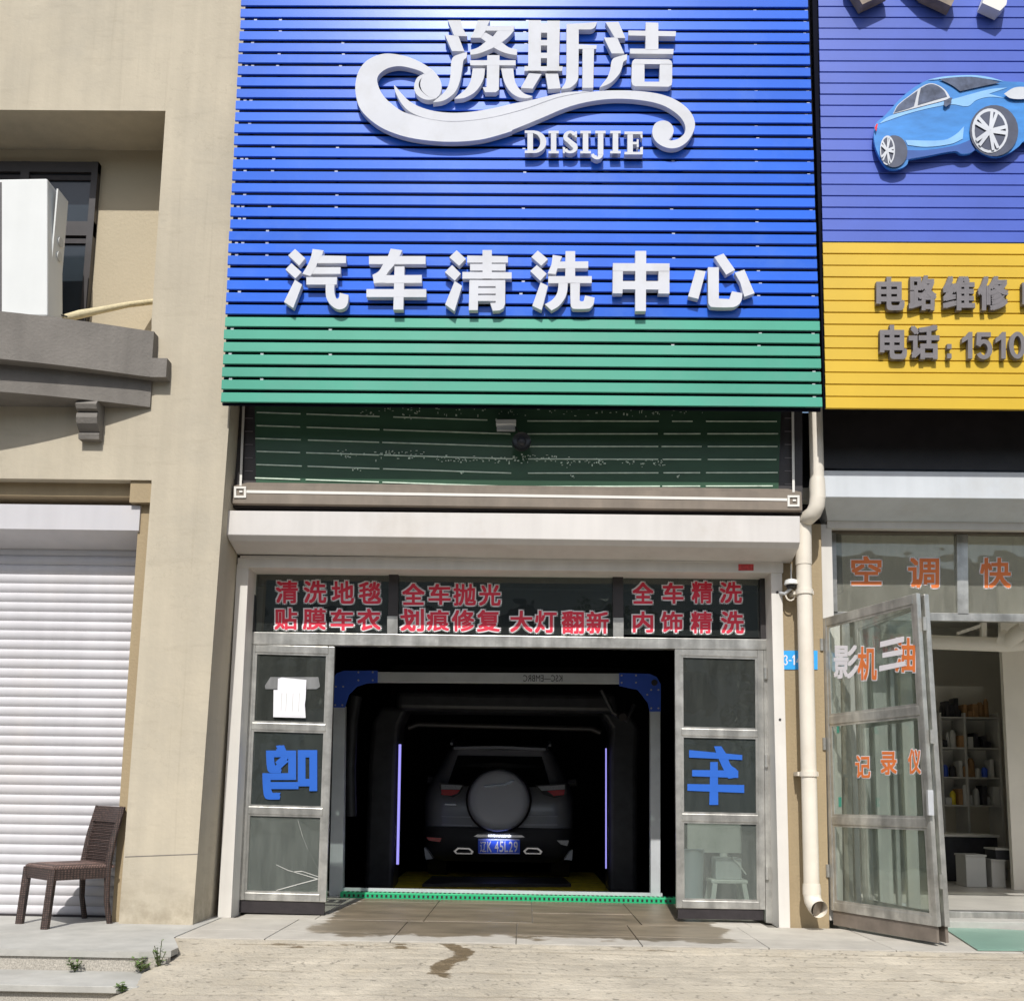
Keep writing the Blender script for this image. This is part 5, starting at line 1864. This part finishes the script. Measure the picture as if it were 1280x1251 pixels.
for s_, h_ in ((1.06, -.005), (1.07, .008), (1.0, .022), (.7, .03), (.3, .034)):
    pts = []
    for i in range(4):
        a, b = T[i], T[(i + 1) % 4]
        for q_ in range(6):
            pts.append(ctr + (a.lerp(b, q_ / 6) - ctr) * s_ + up * h_)
    rg.append(pts)
MB().loft(rg, closed=True, caps=True).build('seat', 'seat', ch_, True)


def bp_(u, v):
    """back surface: u across 0..1 (far post to near post), v up"""
    base = b1.lerp(b2, u)
    z_ = ZS + v * .405
    lean = .03 - .035 * v - .045 * v * v - .02 * math.sin(math.pi * u)
    return base + up * z_ + fw * lean


rg = []
for v in (.74, .8, .9, .97, 1.0):
    rg.append([bp_(u / 8, v) + fw * .016 for u in range(9)])
pn = MB()
rgb = [[p - fw * .034 for p in r__] for r__ in rg]
pn.loft(rg)
pn.loft(rgb)
pn.loft([rg[-1], rgb[-1]])
pn.loft([rg[0], rgb[0]])
pn.build('top_panel', 'rattan', ch_, True)
wv = MB()
for i in range(28):
    v = .04 + .69 * i / 27
    wv.tube([bp_(u / 6, v) + fw * (.002 if i % 2 else -.002) for u in range(7)], .0058, 5)
kind(wv.build('cane_strand', 'rattan', ch_, True), 'stuff')
wv = MB()
for i in range(9):
    u = .06 + .88 * i / 8
    wv.tube([bp_(u, v / 6 * .74) for v in range(7)], .0045 if i in (2, 6) else .003, 5)
kind(wv.build('cane_rib', 'rattan', ch_, True), 'stuff')

# =============================================================== WEEDS


def weed(px, py, z_, h, n_, label, spread=.05, pos=None):
    c = pos or atz(px, py, z_)
    t_ = thing('weed', label, 'weed', c, 'weeds in the step joints')
    lf = MB()
    sm_ = MB()
    for i in range(n_):
        a = random.uniform(0, 6.28)
        hh = h * random.uniform(.5, 1)
        tip = c + Vector((math.cos(a) * spread * random.uniform(.3, 1), math.sin(a) * spread * .6 - .01, hh))
        sm_.tube([c, c.lerp(tip, .5) + Vector((0, 0, hh * .08)), tip], .0022, 4)
        for k_ in range(9):
            q_ = c.lerp(tip, .25 + .75 * k_ / 8)
            aa = random.uniform(0, 6.28)
            L_ = random.uniform(.018, .036)
            d_ = Vector((math.cos(aa), math.sin(aa), random.uniform(-.1, .7))).normalized() * L_
            w_ = d_.cross(up).normalized() * L_ * .3
            lf.add([q_, q_ + d_ * .5 + w_, q_ + d_, q_ + d_ * .5 - w_], [(0, 1, 2, 3)])
    lf.build('leaf', 'leaf', t_)
    sm_.build('stem', 'stem', t_)


weed(196, 1200, -.06, .17, 6, 'tall thin weed at the corner of the top step slab', .05, Vector((-2.03, -1.60, -.085)))
weed(178, 1205, -.08, .08, 9, 'bushy weed beside the tall one at the top step corner', .06, Vector((-2.13, -1.60, -.10)))
weed(93, 1208, -.1, .07, 8, 'small weed growing alone at the foot of the granite riser', .045, Vector((-2.50, -1.60, -.108)))
weed(161, 1225, -.15, .07, 7, 'small weed at the right end of the lower step', .04, Vector((-2.08, -1.97, -.155)))

# =============================================================== ACROSS THE STREET (seen only in reflections)
ob = thing('apartment_block', 'pale apartment block across the street mirrored in the shop glass', 'building', (0, -42, -.42))
box('wall', -60, 45, -54, -42, -.42, 13, 'opp', ob)
for zr in (3.6, 6.8, 10):
    for i in range(22):
        x = -57 + i * 4.6
        box('window', x, x + 2.2, -42.0, -41.93, zr - 1.7, zr, 'oppg', ob)


def tree(x, y, h, label):
    t_ = thing('street_tree', label, 'tree', (x, y, -.42), 'trees across the street')
    MB().tube([(x, y, -.45), (x + .1, y, h * .35), (x, y + .1, h * .55)], [.2, .16, .1], 8).build('trunk', 'trunk', t_, True)
    lf = MB()
    rng = random.Random(x)
    bl = [(x + rng.uniform(-1.6, 1.6), y + rng.uniform(-1.4, 1.4), h * rng.uniform(.45, .9), rng.uniform(.7, 1.4)) for _ in range(12)]
    for bx_, by_, bz_, br_ in bl:
        for _ in range(240):
            d_ = Vector((rng.gauss(0, 1), rng.gauss(0, 1), rng.gauss(0, 1))).normalized() * br_ * rng.uniform(.5, 1.05)
            q_ = Vector((bx_, by_, bz_)) + d_
            u_ = Vector((rng.gauss(0, 1), rng.gauss(0, 1), rng.gauss(0, 1))).normalized()
            w_ = u_.cross(Vector((rng.gauss(0, 1), rng.gauss(0, 1), rng.gauss(0, 1)))).normalized()
            lf.add([q_ - u_ * .12, q_ + w_ * .07, q_ + u_ * .12, q_ - w_ * .07], [(0, 1, 2, 3)])
    lf.build('crown', 'crown', t_)


for i, (x, h) in enumerate(((-9, 7), (-3.5, 6.2), (3, 7.4), (8.5, 6.6))):
    tree(x, -26, h, ('leftmost', 'second from left', 'third from left', 'rightmost')[i] + ' leafy street tree mirrored in the shop glass')
